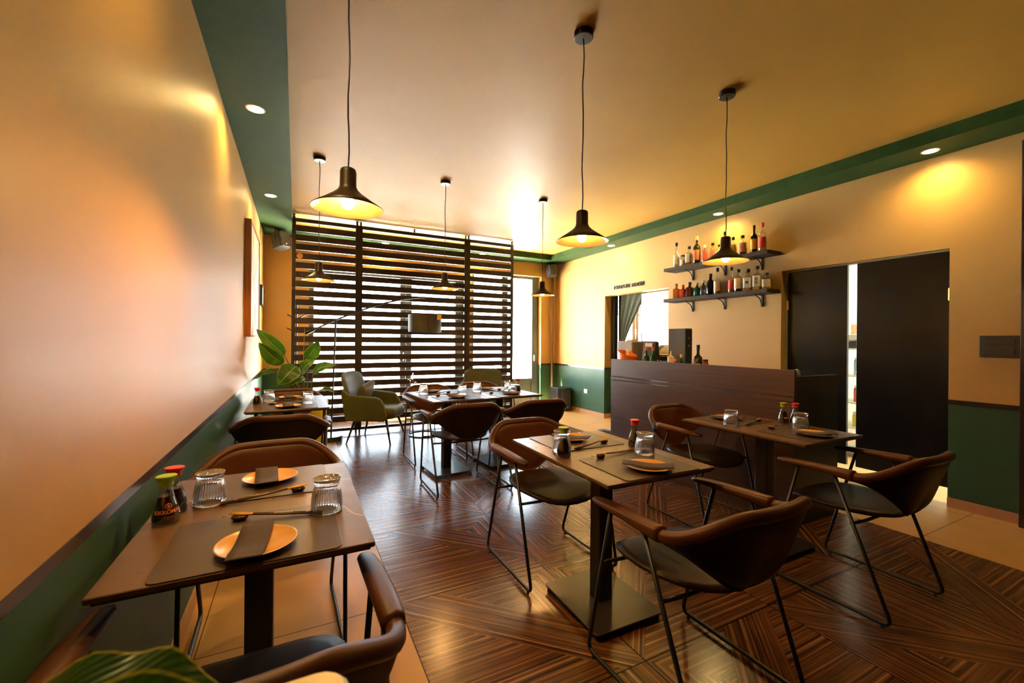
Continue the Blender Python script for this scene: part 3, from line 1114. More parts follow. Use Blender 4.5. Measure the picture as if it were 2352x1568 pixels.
def proto_plate():
    t = thing('plate', (0, 0, 0), 0, 'x', 'plate', 'mustard plates')
    MB().lathe([(0, 0.004), (0.045, 0.005), (0.075, 0.010), (0.088, 0.0165), (0.090, 0.0175), (0.092, 0.0165)], 48).build('plate_face', MT['plate'], t, smooth=True)
    MB().lathe([(0.092, 0.0165), (0.078, 0.008), (0.048, 0.002), (0.046, 0.0), (0.040, 0.0), (0, 0.002)], 48).build('plate_underside', MT['plated'], t, smooth=True)
    return t


def proto_napkin():
    def fn(u, v):
        y = (u - 0.5) * 0.205
        x = (v - 0.5) * 0.075
        z = 0.0125 + 0.011 * (abs(y) / 0.1) ** 2 - (0.004 if abs(y) > 0.085 else 0)
        return (x, y, z + 0.001 * math.sin(u * 9 + v * 2))
    m = MB().grid(14, 4, fn)
    m.uv = {}
    o = m.build('napkin', MT['napkin'], smooth=True, solid=0.003)
    return tag(o, 'x', 'napkin', 'folded dark paper napkins')


def proto_tumbler():
    prof = [(0.0435, 0.0), (0.0448, 0.003), (0.0446, 0.018), (0.0430, 0.040), (0.0400, 0.060), (0.0355, 0.076), (0.0335, 0.082), (0.0360, 0.090), (0.0405, 0.100), (0.0395, 0.1010),
            (0.0350, 0.0945), (0.0, 0.0915), (0.0, 0.080), (0.028, 0.0795), (0.0325, 0.073), (0.0375, 0.056), (0.0405, 0.038), (0.0420, 0.016), (0.0420, 0.001)]

    def mod(k, i, r, z):
        if 1 < k < 8:
            return r + 0.0014 * math.cos(i * 2 * PI / 4)
        return r
    o = MB().lathe(prof, 144, mod=mod, closed=True).build('tumbler', MT['tumbler'], smooth=True)
    return tag(o, 'x', 'glass', 'ribbed clear tumblers turned upside down')


def soyR(z):
    P = [(0.0, 0.031), (0.006, 0.0335), (0.03, 0.0325), (0.05, 0.028), (0.075, 0.0195), (0.095, 0.0155), (0.115, 0.0155)]
    for (z0, r0), (z1, r1) in zip(P, P[1:]):
        if z <= z1:
            return r0 + (r1 - r0) * (z - z0) / (z1 - z0)
    return 0.0155


def proto_soy(capmat, fill, words_):
    t = thing('soy_sauce_bottle', (0, 0, 0), 0, 'x', 'bottle', 'glass soy sauce bottles on the tables')
    zs = [0.0, 0.002, 0.006, 0.018, 0.03, 0.04, 0.05, 0.062, 0.075, 0.085, 0.095, 0.115]
    MB().lathe([(0.0, 0.0), (0.029, 0.0)] + [(soyR(z), z) for z in zs[1:]], 36).build('bottle_glass', MT['clear'], t, smooth=True)
    lp = [(0.0, 0.002), (0.029, 0.002)] + [(soyR(z) - 0.0015, z) for z in [0.006, 0.018, 0.03, 0.04, 0.05, 0.062, 0.075] if z < fill] + [(soyR(fill) - 0.0015, fill), (0.0, fill)]
    MB().lathe(lp, 36).build('soy_sauce', MT['soy'], t, smooth=False)

    def cm(k, i, r, z):
        a = 2 * PI * i / 36
        return r * (1 + (0.22 * abs(math.cos(a)) ** 4 if k in (2, 3, 4) else 0))
    MB().lathe([(0.0175, 0.108), (0.0175, 0.120), (0.0205, 0.130), (0.0212, 0.134), (0.0195, 0.136), (0.0, 0.137)], 36, mod=cm).build('cap', capmat, t, smooth=False)
    if words_:
        text_mesh('label_print', 'KIKKOMAN', 0.0135, MT['orange'], t, extrude=0.0002, wrap=(soyR, 0.034), offset=0.0004)
        ds = MB()
        for zc_, xs_ in ((0.0225, (-0.010, -0.0068, -0.0038, -0.001, 0.002, 0.005, 0.008)), (0.0175, (-0.005, -0.002, 0.001, 0.004))):
            for x_ in xs_:
                R_ = soyR(zc_) + 0.0005
                q0 = len(ds.v)
                for dx_, dz_ in ((0, 0), (0.0020, 0), (0.0020, 0.0028), (0, 0.0028)):
                    an = (x_ + dx_) / R_ - PI / 2
                    ds.v.append((R_ * math.cos(an), R_ * math.sin(an), zc_ + dz_))
                ds.face((q0, q0 + 1, q0 + 2, q0 + 3))
        ds.build('label_smallprint', MT['orange'], t)
        hx = MB()
        for ro, ri in ((0.0085, 0.0066),):
            pts = []
            for k in range(6):
                a = PI / 6 + k * PI / 3
                pts.append((math.cos(a), math.sin(a)))
            zc = 0.0535
            for k in range(6):
                (a0, b0), (a1, b1) = pts[k], pts[(k + 1) % 6]
                q = [(a0 * ro, b0 * ro), (a1 * ro, b1 * ro), (a1 * ri, b1 * ri), (a0 * ri, b0 * ri)]
                base = len(hx.v)
                for (x, z) in q:
                    R = soyR(zc + z) + 0.0006
                    an = x / R - PI / 2
                    hx.v.append((R * math.cos(an), R * math.sin(an), zc + z))
                hx.face((base, base + 1, base + 2, base + 3))
        for a, ln in ((PI / 4, 0.0042), (-PI / 4, 0.0042), (0, 0.003), (PI / 2, 0.0046)):
            base = len(hx.v)
            for s_, w_ in ((-1, -1), (1, -1), (1, 1), (-1, 1)):
                x = s_ * ln * math.cos(a) - w_ * 0.0007 * math.sin(a)
                z = s_ * ln * math.sin(a) + w_ * 0.0007 * math.cos(a)
                R = soyR(zc + z) + 0.0006
                an = x / R - PI / 2
                hx.v.append((R * math.cos(an), R * math.sin(an), zc + z))
            hx.face((base, base + 1, base + 2, base + 3))
        hx.build('label_emblem', MT['orange'], t)
    return t


def proto_sticks():
    t = thing('chopsticks', (0, 0, 0), 0, 'x', 'chopsticks', 'dark chopstick pairs with gold tips')
    for s in (-1, 1):
        y = s * 0.0042
        m = MB().tube([(0.0, y * 0.7, 0.0175), (0.10, y, 0.0105), (0.225, y * 1.15, 0.0045)], [0.0022, 0.003, 0.0038], 8)
        st = m.build('stick', MT['stick'], t, smooth=True)
        MB().tube([(-0.028, y * 0.6 + (0.006 if s > 0 else 0), 0.0198), (0.034, y * 0.8, 0.0152)], [0.0020, 0.0032], 8).build('gold_tip', MT['gold'], st, smooth=True)
    g = MB()
    for k in range(7):
        g.box(0.092 + k * 0.0075, 0.092 + k * 0.0075 + 0.0045, -0.0018 + 0.0008 * (k % 2), 0.0018, 0.0138, 0.0142)
    g.build('gold_lettering', MT['gold'], t)
    MB().box(0.178, 0.188, -0.002, 0.002, 0.0102, 0.0106).build('red_seal', MT['redcap'], t)
    return t


def proto_rest():
    def mod(k, i, r, z):
        a = 2 * PI * i / 20
        return r * (1 + 0.16 * abs(math.cos(a)) - 0.10 * abs(math.sin(a)))
    o = MB().lathe([(0.0, 0.0), (0.014, 0.001), (0.0195, 0.0065), (0.0190, 0.0115), (0.013, 0.0150), (0.0, 0.0125)], 20, mod=mod).build('chopstick_rest', MT['rest'], smooth=True)
    return tag(o, 'x', 'chopstick rest', 'glazed dark chopstick rests')


PR = dict(mat=proto_mat(), plate=proto_plate(), napkin=proto_napkin(), glass=proto_tumbler(), sticks=proto_sticks(), rest=proto_rest())
used = set()


def put(kind, x, y, z, rz, label):
    p_ = PR[kind]
    if kind not in used:
        used.add(kind)
        p_.location = (x, y, z)
        p_.rotation_euler = (0, 0, rz)
        p_['label'] = label
        return p_
    return dup(p_, (x, y, z), rz, label)


TN = {'T1': 'near wall table', 'T2': 'middle table', 'T3': 'bar table', 'T4': 'wall table by the plant', 'TA': 'joined table nearer the armchair', 'TB': 'joined table nearer the street door'}
SN = {'n': 'chair side facing the camera', 'f': 'window side'}
SN = {'n': 'room side', 'f': 'window side'}
# (plate, napkin rot, rest, stick rot, glass) in table coordinates
SET = {
    ('T1', 'n'): ((0.012, -0.308), -0.09, (-0.046, -0.100), -0.24, (0.186, -0.128)),
    ('T1', 'f'): ((0.015, 0.265), 0.05, (0.108, 0.090), PI + 0.17, (-0.146, 0.094)),
    ('T2', 'n'): ((-0.005, -0.312), 0.80, (-0.081, -0.094), 0.15, (0.159, -0.120)),
    ('T2', 'f'): ((-0.005, 0.262), 0.75, (0.115, 0.130), PI + 0.25, (-0.182, 0.074)),
    ('T3', 'n'): ((-0.012, -0.300), 0.85, (-0.058, -0.078), 0.15, (0.112, -0.153)),
    ('T3', 'f'): ((-0.015, 0.258), 0.85, (0.108, 0.115), PI + 0.3, (-0.197, 0.093)),
    ('T4', 'n'): ((0.000, -0.300), 0.05, (-0.118, -0.105), 0.02, (0.143, -0.140)),
    ('T4', 'f'): ((0.010, 0.255), 0.1, (0.105, 0.130), PI + 0.2, (-0.146, 0.096)),
    ('TA', 'n'): ((0.005, -0.245), 0.5, (-0.115, -0.065), 0.1, (0.130, -0.085)),
    ('TA', 'f'): ((-0.050, 0.270), 0.4, (0.068, 0.120), PI + 0.2, (-0.186, 0.140)),
    ('TB', 'n'): ((0.010, -0.245), 0.6, (-0.145, -0.120), 0.1, (0.085, -0.150)),
    ('TB', 'f'): ((-0.030, 0.220), 0.5, (0.066, 0.090), PI + 0.2, (-0.210, 0.070)),
}
for (k, sd), (pl_, nr, rs, sr, gl) in SET.items():
    (cx, cy), rz, _ = TB[k]

    def W(p_):
        c, s = math.cos(rz), math.sin(rz)
        return (cx + p_[0] * c - p_[1] * s, cy + p_[0] * s + p_[1] * c)
    tn, sn = TN[k], SN[sd]
    my = -0.235 if sd == 'n' else 0.235
    x, y = W((0.008, my))
    put('mat', x, y, ZT, rz, f'dark leather placemat, {sn} of the {tn}')
    x, y = W(pl_)
    put('plate', x, y, ZT + 0.0025, 0, f'mustard plate, {sn} of the {tn}')
    put('napkin', x - (0.012 if k == 'T1' else 0), y, ZT + 0.0035, rz + nr, f'folded dark napkin on the plate, {sn} of the {tn}')
    x, y = W(rs)
    put('rest', x, y, ZT + 0.0025, rz + sr, f'dark chopstick rest, {sn} of the {tn}')
    put('sticks', x, y, ZT + 0.0020, rz + sr, f'dark chopsticks, {sn} of the {tn}')
    x, y = W(gl)
    put('glass', x, y, ZT + 0.0005, 0.3 * len(used), f'upturned ribbed tumbler, {sn} of the {tn}')

sg_ = proto_soy(MT['greencap'], 0.078, True)
sr_ = proto_soy(MT['redcap'], 0.072, False)
sg_.location = (-0.331, 1.540, ZT)
sg_.rotation_euler = (0, 0, 0.42)
sg_['label'] = 'green capped soy sauce bottle with orange lettering on the near wall table'
sr_.location = (-0.330, 1.630, ZT)
sr_['label'] = 'red capped soy sauce bottle behind the green capped one, near wall table'
dup(sg_, (1.106, 1.632, ZT), 2.6, 'green capped soy sauce bottle on the middle table')
dup(sr_, (1.545, 1.640, ZT), 0.5, 'red capped soy sauce bottle on the middle table')
dup(sg_, (2.900, 1.690, ZT), 0.3, 'green capped soy sauce bottle on the bar table')
dup(sr_, (2.955, 1.645, ZT), 0.9, 'red capped soy sauce bottle behind a tumbler on the bar table')
dup(sr_, (-0.276, 3.995, ZT), 0.5, 'red capped soy sauce bottle on the far wall table by the plant')
dup(sr_, (2.085, 3.945, ZT), 0.5, 'soy sauce bottle at the end of the joined tables')
x = dup(PR['glass'], (2.005, 4.005, ZT), 0.4, 'upturned ribbed tumbler touching the soy bottle on the joined tables')

# ---------------------------------------------------------------- bar counter
BX, BY0, BY1 = 3.065, 1.714, 3.62
bar = thing('bar_counter', (BX, BY0, 0), 0, 'dark brown wooden bar counter with black end panel', 'bar counter')
L = BY1 - BY0
MB().box(0, 0.025, 0, L, 0.0, 0.859).build('front_panel', MT['bar'], bar, bevel=0.002)
MB().box(-0.004, 0.028, 0, L, 0.864, 0.895).build('front_ledge', MT['bar'], bar, bevel=0.001)
MB().box(0, 0.025, 0, L, 0.900, 1.085).build('upper_panel', MT['bar'], bar, bevel=0.002)
MB().box(0.025, 0.56, 0.0, 0.025, 0.0, 1.04).build('side_panel', MT['barside'], bar, bevel=0.002)
MB().box(0.025, 0.56, L - 0.025, L, 0.0, 0.95).build('end_panel', MT['bar'], bar, bevel=0.002)
MB().box(0.025, 0.60, 0.026, L - 0.026, 0.915, 0.95).box(0.25, 0.56, L - 0.0255, L + 0.22, 0.915, 0.95).build('worktop', MT['shelf'], bar, bevel=0.002)
ZB = 0.951
bk = thing('basket', (3.175, 3.49, ZB), 0.2, 'orange ribbed plastic basket with a slanted rim on the bar', 'basket')


def bkm(k, i, r, z):
    return r * (1 + 0.012 * math.cos(i * 2 * PI * 20 / 60 * 1.0))


m = MB()
for i in range(60):
    a = 2 * PI * i / 60
    for r, zf in ((0.0, 0), (0.070, 0), (0.100, 1), (0.097, 1), (0.068, 0.02), (0.0, 0.02)):
        h = (0.20 + 0.035 * math.sin(a)) * zf if zf == 1 else zf * 0.2
        rr_ = r * (1 + (0.012 if i % 3 == 0 else 0))
        m.v.append((rr_ * math.cos(a), rr_ * math.sin(a), h))
for i in range(60):
    j = (i + 1) % 60
    for k in range(5):
        m.face((i * 6 + k, j * 6 + k, j * 6 + k + 1, i * 6 + k + 1))
m.build('bowl', MT['basket'], bk)
tag(MB().box(3.180, 3.182, 3.47, 3.52, ZB + 0.022, ZB + 0.25).build('card', MT['white'], rot=(0, 0, 0)), 'small white printed card standing in the orange basket', 'card')
mc = thing('till_printer', (3.44, 3.70, ZB), 0, 'taupe office machine with a perforated side behind the orange basket', 'machine')
MB().rbox(0.24, 0.27, 0.33, 0.03, e=0.012).build('housing', MT['machine'], mc)
MB().rbox(0.10, 0.08, 0.02, 0.01, z0=0.33).build('top_button', MT['white'], mc)
vg = MB()
for i in range(9):
    for j in range(5):
        vg.box(-0.1215, -0.1195, -0.12 + i * 0.024, -0.12 + i * 0.024 + 0.009, 0.24 + j * 0.014, 0.245 + j * 0.014)
vg.build('vent_holes', MT['black'], mc)
kp = thing('card_terminal', (3.32, 3.30, ZB), 0.0, 'black card terminal tilted behind the two green bottles', 'card terminal')
MB().prism([(-0.06, 0.0), (0.06, 0.0), (0.03, 0.32), (-0.01, 0.33)], -0.085, 0.085, 'y').build('housing', MT['blackp'], kp, bevel=0.008)
MB().box(-0.002, 0.0, -0.05, 0.05, 0.0, 0.04).build('label_strip', MT['cream'], kp, loc=(-0.028, 0, 0.27), rot=(0, 0.14, 0))
cr = thing('cash_register', (3.53, 3.26, ZB), 0.0, 'black cash register with sloping keyboard beside the card terminal', 'cash register')
MB().prism([(-0.12, 0.0), (0.06, 0.0), (0.06, 0.22), (0.03, 0.29), (-0.12, 0.17)], -0.14, 0.14, 'y').build('housing', MT['blackp'], cr, bevel=0.006)
ky = MB()
for i in range(6):
    ky.box(-0.08 + i * 0.026, -0.065 + i * 0.026, -0.12, 0.06, 0.0, 0.004)
ky.build('keys', MT['cream'], cr, loc=(-0.04, 0.0, 0.237), rot=(0, -0.68, 0))


def bottle(name, loc, h, r, style, glass, cap, label, cat, group, liquid=None, lab=None, labz=(0.2, 0.55), text=None, rz=0.0, fill=0.55):
    t = thing(name, loc, rz, label, cat, group)
    neck = {'wine': (0.58, 0.72, 0.33), 'square': (0.62, 0.70, 0.36), 'round': (0.60, 0.72, 0.34), 'tall': (0.45, 0.60, 0.36), 'jar': (0.80, 0.86, 0.72)}[style]
    shoulder, ns, nr = neck[0] * h, neck[1] * h, max(neck[2] * r, 0.009)
    e = 5.0 if style == 'square' else 2.0
    seg = 32

    def sq(k, i, rr, z):
        if style != 'square' or rr <= nr * 1.05:
            return rr
        a = 2 * PI * i / seg
        return rr / ((abs(math.cos(a)) ** e + abs(math.sin(a)) ** e) ** (1 / e)) * 0.92
    prof = [(0, 0), (r * 0.93, 0), (r, 0.004), (r, shoulder * 0.5), (r, shoulder), (r * 0.85, shoulder + (ns - shoulder) * 0.45), (nr * 1.25, ns - (ns - shoulder) * 0.08), (nr, ns + 0.01), (nr, h * 0.90)]
    MB().lathe(prof, seg, mod=sq).build('bottle_body', glass, t, smooth=(style != 'square'))
    if liquid:
        f = min(fill * h, shoulder)
        lp = [(0, 0.003), (r * 0.90, 0.003), (r * 0.94, 0.008), (r * 0.94, f), (0, f)]
        MB().lathe(lp, seg, mod=sq).build('liquid', liquid, t, smooth=False)
    MB().lathe([(0, h), (nr * 1.22, h), (nr * 1.25, h * 0.99), (nr * 1.2, h * (0.86 if style != 'jar' else 0.88)), (0, h * 0.86)], 20).build('cap', cap, t)
    if lab:
        z0, z1 = labz[0] * h, labz[1] * h
        m = MB()
        for i in range(13):
            a = math.radians(180 - 62 + i * 124 / 12)
            rr_ = sq(0, 0, r, 0) if style != 'square' else 0
            if style == 'square':
                rr_ = r / ((abs(math.cos(a)) ** e + abs(math.sin(a)) ** e) ** (1 / e)) * 0.92
            rr_ += 0.0012
            m.v += [(rr_ * math.cos(a), rr_ * math.sin(a), z0), (rr_ * math.cos(a), rr_ * math.sin(a), z1)]
        for i in range(12):
            m.face((2 * i, 2 * i + 2, 2 * i + 3, 2 * i + 1))
        m.build('label', lab, t, smooth=True)
        if text:
            o = text_mesh('label_lettering', text, r * 0.85, MT['black'], t, extrude=0.0003, offset=0.0006)
            d = r * (0.92 if style == 'square' else 1.0) + 0.0022
            nlines = text.count('\n') + 1
            o.matrix_parent_inverse = Matrix.Identity(4)
            o.matrix_local = Matrix(((0, 0, -1, -d), (-1, 0, 0, 0), (0, 1, 0, (z0 + z1) / 2 + (nlines - 1) * r * 0.40 - r * 0.28), (0, 0, 0, 1)))
    return t


C = {k: simple('glass_' + k, c, 0.08, trans=tr) for k, (c, tr) in dict(orange=((0.85, 0.28, 0.04), 0.55), red=((0.75, 0.08, 0.02), 0.5), plum=((0.12, 0.01, 0.02), 0.3), teal=((0.03, 0.25, 0.16), 0.5),
     blue=((0.25, 0.36, 0.42), 0.6), black=((0.008, 0.008, 0.008), 0.0), olive=((0.03, 0.035, 0.01), 0.2)).items()}
LQ = {k: simple('liquor_' + k, c, 0.06, trans=0.4) for k, c in dict(amber=(0.70, 0.28, 0.04), red=(0.45, 0.02, 0.01), clear=(0.75, 0.72, 0.62), dark=(0.08, 0.03, 0.01), gold=(0.80, 0.50, 0.12)).items()}
LB = {k: simple('label_' + k, c, 0.6) for k, c in dict(white=(0.82, 0.78, 0.68), yellow=(0.75, 0.45, 0.06), red=(0.75, 0.06, 0.03), cream=(0.78, 0.68, 0.42), multi=(0.45, 0.15, 0.05), floral=(0.70, 0.30, 0.16)).items()}
bs = [('sauce_bottle', (3.15, 3.19, ZB), 0.275, 0.031, 'wine', MT['greenglass'], MT['orange'], 'green glass bottle with orange cap beside the orange basket'),
      ('sauce_bottle', (3.15, 3.095, ZB), 0.273, 0.031, 'wine', MT['greenglass'], MT['orange'], 'green glass bottle with orange cap, second from the orange basket'),
      ('sauce_bottle', (3.15, 2.752, ZB), 0.21, 0.028, 'wine', MT['greenglass'], MT['gold'], 'short green glass bottle before the grey tower'),
      ('wine_bottle', (3.155, 2.576, ZB), 0.30, 0.038, 'wine', C['olive'], MT['black'], 'dark wine bottle standing on the bar past the grey tower'),
      ('spice_jar', (3.15, 2.497, ZB), 0.175, 0.026, 'jar', C['red'], MT['plated'], 'small red jar with dark lid at the end of the bar items'),
      ('spice_jar', (3.15, 2.822, ZB), 0.165, 0.013, 'jar', C['red'], MT['orange'], 'small red bottle next to the white squeeze bottle')]
for nm, loc, h, r, st, gl_, cp, lab in bs:
    bottle(nm, loc, h, r, st, gl_, cp, lab, 'bottle', 'bottles on the bar top', lab=LB['yellow'] if nm == 'wine_bottle' else None, labz=(0.12, 0.45))
sq_ = thing('squeeze_bottle', (3.15, 2.875, ZB), 0, 'white plastic squeeze bottle on the bar', 'bottle')
MB().lathe([(0, 0), (0.030, 0), (0.031, 0.01), (0.031, 0.15), (0.028, 0.165)], 24).build('bottle_body', MT['squeeze'], sq_, smooth=True)
MB().lathe([(0.030, 0.163), (0.030, 0.185), (0.012, 0.195), (0.004, 0.24), (0, 0.24)], 24).build('nozzle_cap', MT['squeeze'], sq_, smooth=False)
for i, (y, hh, mt_, lab) in enumerate(((3.025, 0.145, LB['yellow'], 'small jar with yellow label low on the bar beside the green bottles'), (2.985, 0.14, LB['white'], 'small jar with white label low on the bar before the register'), (2.945, 0.14, LB['multi'], 'small jar with brown label low on the bar before the register'))):
    bottle('spice_jar', (3.15, y, ZB), hh, 0.016, 'jar', MT['clear'], MT['chrome'], lab, 'jar', 'spice jars on the bar top', liquid=LQ['amber'], lab=mt_, labz=(0.4, 0.8))
tw = thing('computer_tower', (3.30, 2.90, ZB), 0, 'tall grey and black machine tower standing on the bar', 'machine')
MB().box(-0.045, 0.045, -0.10, 0.10, 0, 0.452).build('housing', MT['tower'], tw, bevel=0.003)
MB().box(-0.043, 0.043, -0.103, -0.10, 0.01, 0.44).build('front_panel', MT['black'], tw, bevel=0.001)
MB().box(-0.046, -0.0455, 0.033, 0.036, 0.0, 0.45).build('side_seam', MT['black'], tw)
for zz in (0.36, 0.29):
    o = MB().lathe([(0.006, 0), (0.010, 0), (0.010, 0.002), (0.006, 0.002)], 10).build('dial', MT['brass'], tw)
    o.rotation_euler = (PI / 2, 0, 0)
    o.location = (0.0, -0.103, zz)
for x_, y_ in ((3.20, 1.80), (3.30, 1.83)):
    tag(MB().lathe([(0, 0), (0.02, 0), (0.022, 0.11), (0.012, 0.125), (0, 0.13)], 14, x_, y_, ZB).build('spirit_pourer', MT['chrome'], smooth=True),
        'small steel pot beside the wall side of the bar end' if x_ > 3.25 else 'small steel pot peeking over the bar at its end', 'pot', 'steel pots at the bar end')
# small appliance on the floor past the bar
vc = thing('vacuum_cleaner', (3.42, 3.98, 0), 0, 'black and grey round floor appliance behind the end of the bar', 'appliance')
MB().lathe([(0, 0), (0.10, 0), (0.13, 0.05), (0.13, 0.13), (0.09, 0.19), (0, 0.20)], 24, -0.05, 0.10).build('black_body', MT['blackp'], vc, smooth=True)
MB().lathe([(0, 0), (0.10, 0), (0.13, 0.10), (0.10, 0.2), (0, 0.23)], 24, 0.10, -0.08).build('grey_drum', MT['machine'], vc, smooth=True)

# ---------------------------------------------------------------- bottle shelves
for zt, lab in ((2.245, 'upper dark wall shelf crowded with liquor bottles'), (1.84, 'lower dark wall shelf crowded with liquor bottles')):
    sh = thing('wall_shelf', (XR, 3.41, zt), 0, lab, 'shelf', 'two dark bottle shelves')
    MB().box(-0.228, -0.001, -0.70, 0.69, -0.04, 0).build('board', MT['shelf'], sh, bevel=0.002)
    for yy in (-0.505, -0.05, 0.41):
        b = MB().box(-0.17, -0.002, -0.012, 0.012, -0.046, -0.0405)
        b.box(-0.008, -0.002, -0.012, 0.012, -0.17, -0.046)
        b.tube(bez((-0.15, 0, -0.05), (-0.07, 0, -0.05), (-0.02, 0, -0.09), (-0.01, 0, -0.165), 8), 0.006, 6)
        b.build('bracket', MT['blackm'], sh, loc=(0, yy, 0))
UP = [(3.972, 0.331, 0.036, 'tall', 'clear', 'black', 'white', None, 'clear', 'tall clear bottle with black cap and white label', ''),
      (3.868, 0.150, 0.032, 'jar', 'clear', 'black', 'white', None, 'clear', 'squat clear bottle with pale label', ''),
      (3.770, 0.244, 0.042, 'square', 'clear', 'black', 'white', None, 'red', 'deep red liquor bottle with torn white label', ''),
      (3.655, 0.348, 0.042, 'wine', 'C.olive', 'gold', 'multi', None, None, 'dark bottle with a pourer spout and gold neck', ''),
      (3.540, 0.216, 0.036, 'round', 'clear', 'cream', 'red', None, 'amber', 'small bottle with red label and cream stopper', ''),
      (3.430, 0.219, 0.040, 'square', 'clear', 'black', 'floral', None, 'clear', 'clear bottle with floral label and dark stopper', ''),
      (3.345, 0.182, 0.030, 'round', 'clear', 'black', 'white', None, 'gold', 'short round bottle half hidden by the lamp shade', ''),
      (3.270, 0.318, 0.034, 'tall', 'clear', 'black', 'cream', None, 'gold', 'tall bottle with black cap rising above the lamp shade', ''),
      (3.164, 0.232, 0.038, 'square', 'clear', 'black', 'yellow', None, 'amber', 'amber bottle with a dark oval on its label', ''),
      (3.048, 0.226, 0.046, 'round', 'clear', 'black', 'floral', None, 'dark', 'broad clear bottle with red blossom label', ''),
      (2.916, 0.307, 0.034, 'wine', 'C.olive', 'black', 'yellow', None, None, 'dark wine bottle with yellow label', ''),
      (2.822, 0.312, 0.040, 'wine', 'clear', 'red', 'red', None, 'gold', 'clear bottle with red capsule and red label', '')]
LO = [(3.967, 0.197, 0.042, 'square', 'C.orange', 'chrome', None, None, None, 'square orange bottle with clear stopper', ''),
      (3.862, 0.173, 0.038, 'square', 'C.red', 'orange', None, None, None, 'small red orange bottle', ''),
      (3.757, 0.194, 0.045, 'square', 'C.plum', 'plated', None, None, None, 'dark plum square bottle', ''),
      (3.648, 0.170, 0.038, 'round', 'C.teal', 'gold', None, None, None, 'teal green bottle with gold cap', ''),
      (3.555, 0.186, 0.038, 'round', 'C.blue', 'cream', None, None, None, 'smoky blue grey bottle', ''),
      (3.456, 0.259, 0.046, 'round', 'C.black', 'black', None, None, None, 'black round shouldered bottle', ''),
      (3.362, 0.314, 0.040, 'tall', 'clear', 'plated', 'white', None, 'amber', 'tall long necked bottle with white label', ''),
      (3.180, 0.299, 0.035, 'tall', 'clear', 'plated', 'red', None, 'amber', 'tall long necked bottle with red and white label', ''),
      (3.095, 0.259, 0.044, 'round', 'clear', 'black', 'cream', None, 'dark', 'brown bottle with cream label and orange neck', ''),
      (2.982, 0.246, 0.046, 'square', 'clear', 'black', 'white', '寿', 'amber', 'square whisky bottle with inked white label', ''),
      (2.875, 0.263, 0.043, 'square', 'clear', 'black', 'white', '天\n会', 'gold', 'white label bottle with two large black characters', ''),
      (2.772, 0.175, 0.043, 'square', 'clear', 'black', 'cream', None, 'gold', 'squat bottle with cream label at the shelf end', '')]
for rows, zt, which in ((UP, 2.245, 'upper'), (LO, 1.84, 'lower')):
    for (y, h, r, st, gl_, cp, lb, tx, lq, lab, _) in rows:
        glm = MT['clear'] if gl_ == 'clear' else C[gl_[2:]]
        cpm = MT['redcap'] if cp == 'red' else MT[cp]
        bottle('liquor_bottle', (4.44, y, zt + 0.0005), h, r, st, glm, cpm, f'{lab}, {which} shelf', 'bottle', f'liquor bottles on the {which} shelf', liquid=LQ[lq] if lq else None,
               lab=LB[lb] if lb else None, labz=(0.14, 0.50) if st in ('tall', 'wine') else (0.15, 0.60), text=tx, rz=0.30, fill=0.35 if lq in ('dark', 'gold') else 0.5)


# ---------------------------------------------------------------- arc lamp
al = thing('arc_floor_lamp', (0.40, 5.78, 0), 0, 'black arc floor lamp with a drum shade before the slatted screen', 'floor lamp')
MB().lathe([(0, 0), (0.14, 0), (0.14, 0.055), (0.13, 0.062), (0, 0.062)], 36).build('base', MT['marble'], al)
MB().tube([(0, 0, 0.06), (0.045, 0, 1.52)], 0.011).build('pole', MT['blackm'], al, smooth=True)
MB().tube([(-0.30, 0, 1.34), (-0.20, 0, 1.395)], 0.02).build('counterweight', MT['blackm'], al, smooth=True)
arc = bez((-0.30, 0, 1.34), (0.35, 0, 1.69), (0.80, 0, 1.84), (1.19, 0, 1.865), 20)
MB().tube(arc, 0.011).build('arm', MT['blackm'], al, smooth=True)
MB().tube([(1.19, 0, 1.865), (1.19, 0, 1.60)], 0.003, 6).build('cord', MT['black'], al)
MB().lathe([(0.225, 1.385), (0.225, 1.622), (0.222, 1.622), (0.222, 1.385)], 40, 1.19, 0, closed=True).build('lamp_shade', simple('drum_shade', (0.06, 0.05, 0.04), 0.45), al, smooth=False)
MB().lathe([(0.0, 1.605), (0.222, 1.607), (0.222, 1.61), (0.0, 1.61)], 30, 1.19, 0).build('diffuser', MT['cream'], al)
MB().box(1.30, 1.36, -0.215, -0.19, 1.55, 1.62).build('paper_tag', MT['gold'], al)


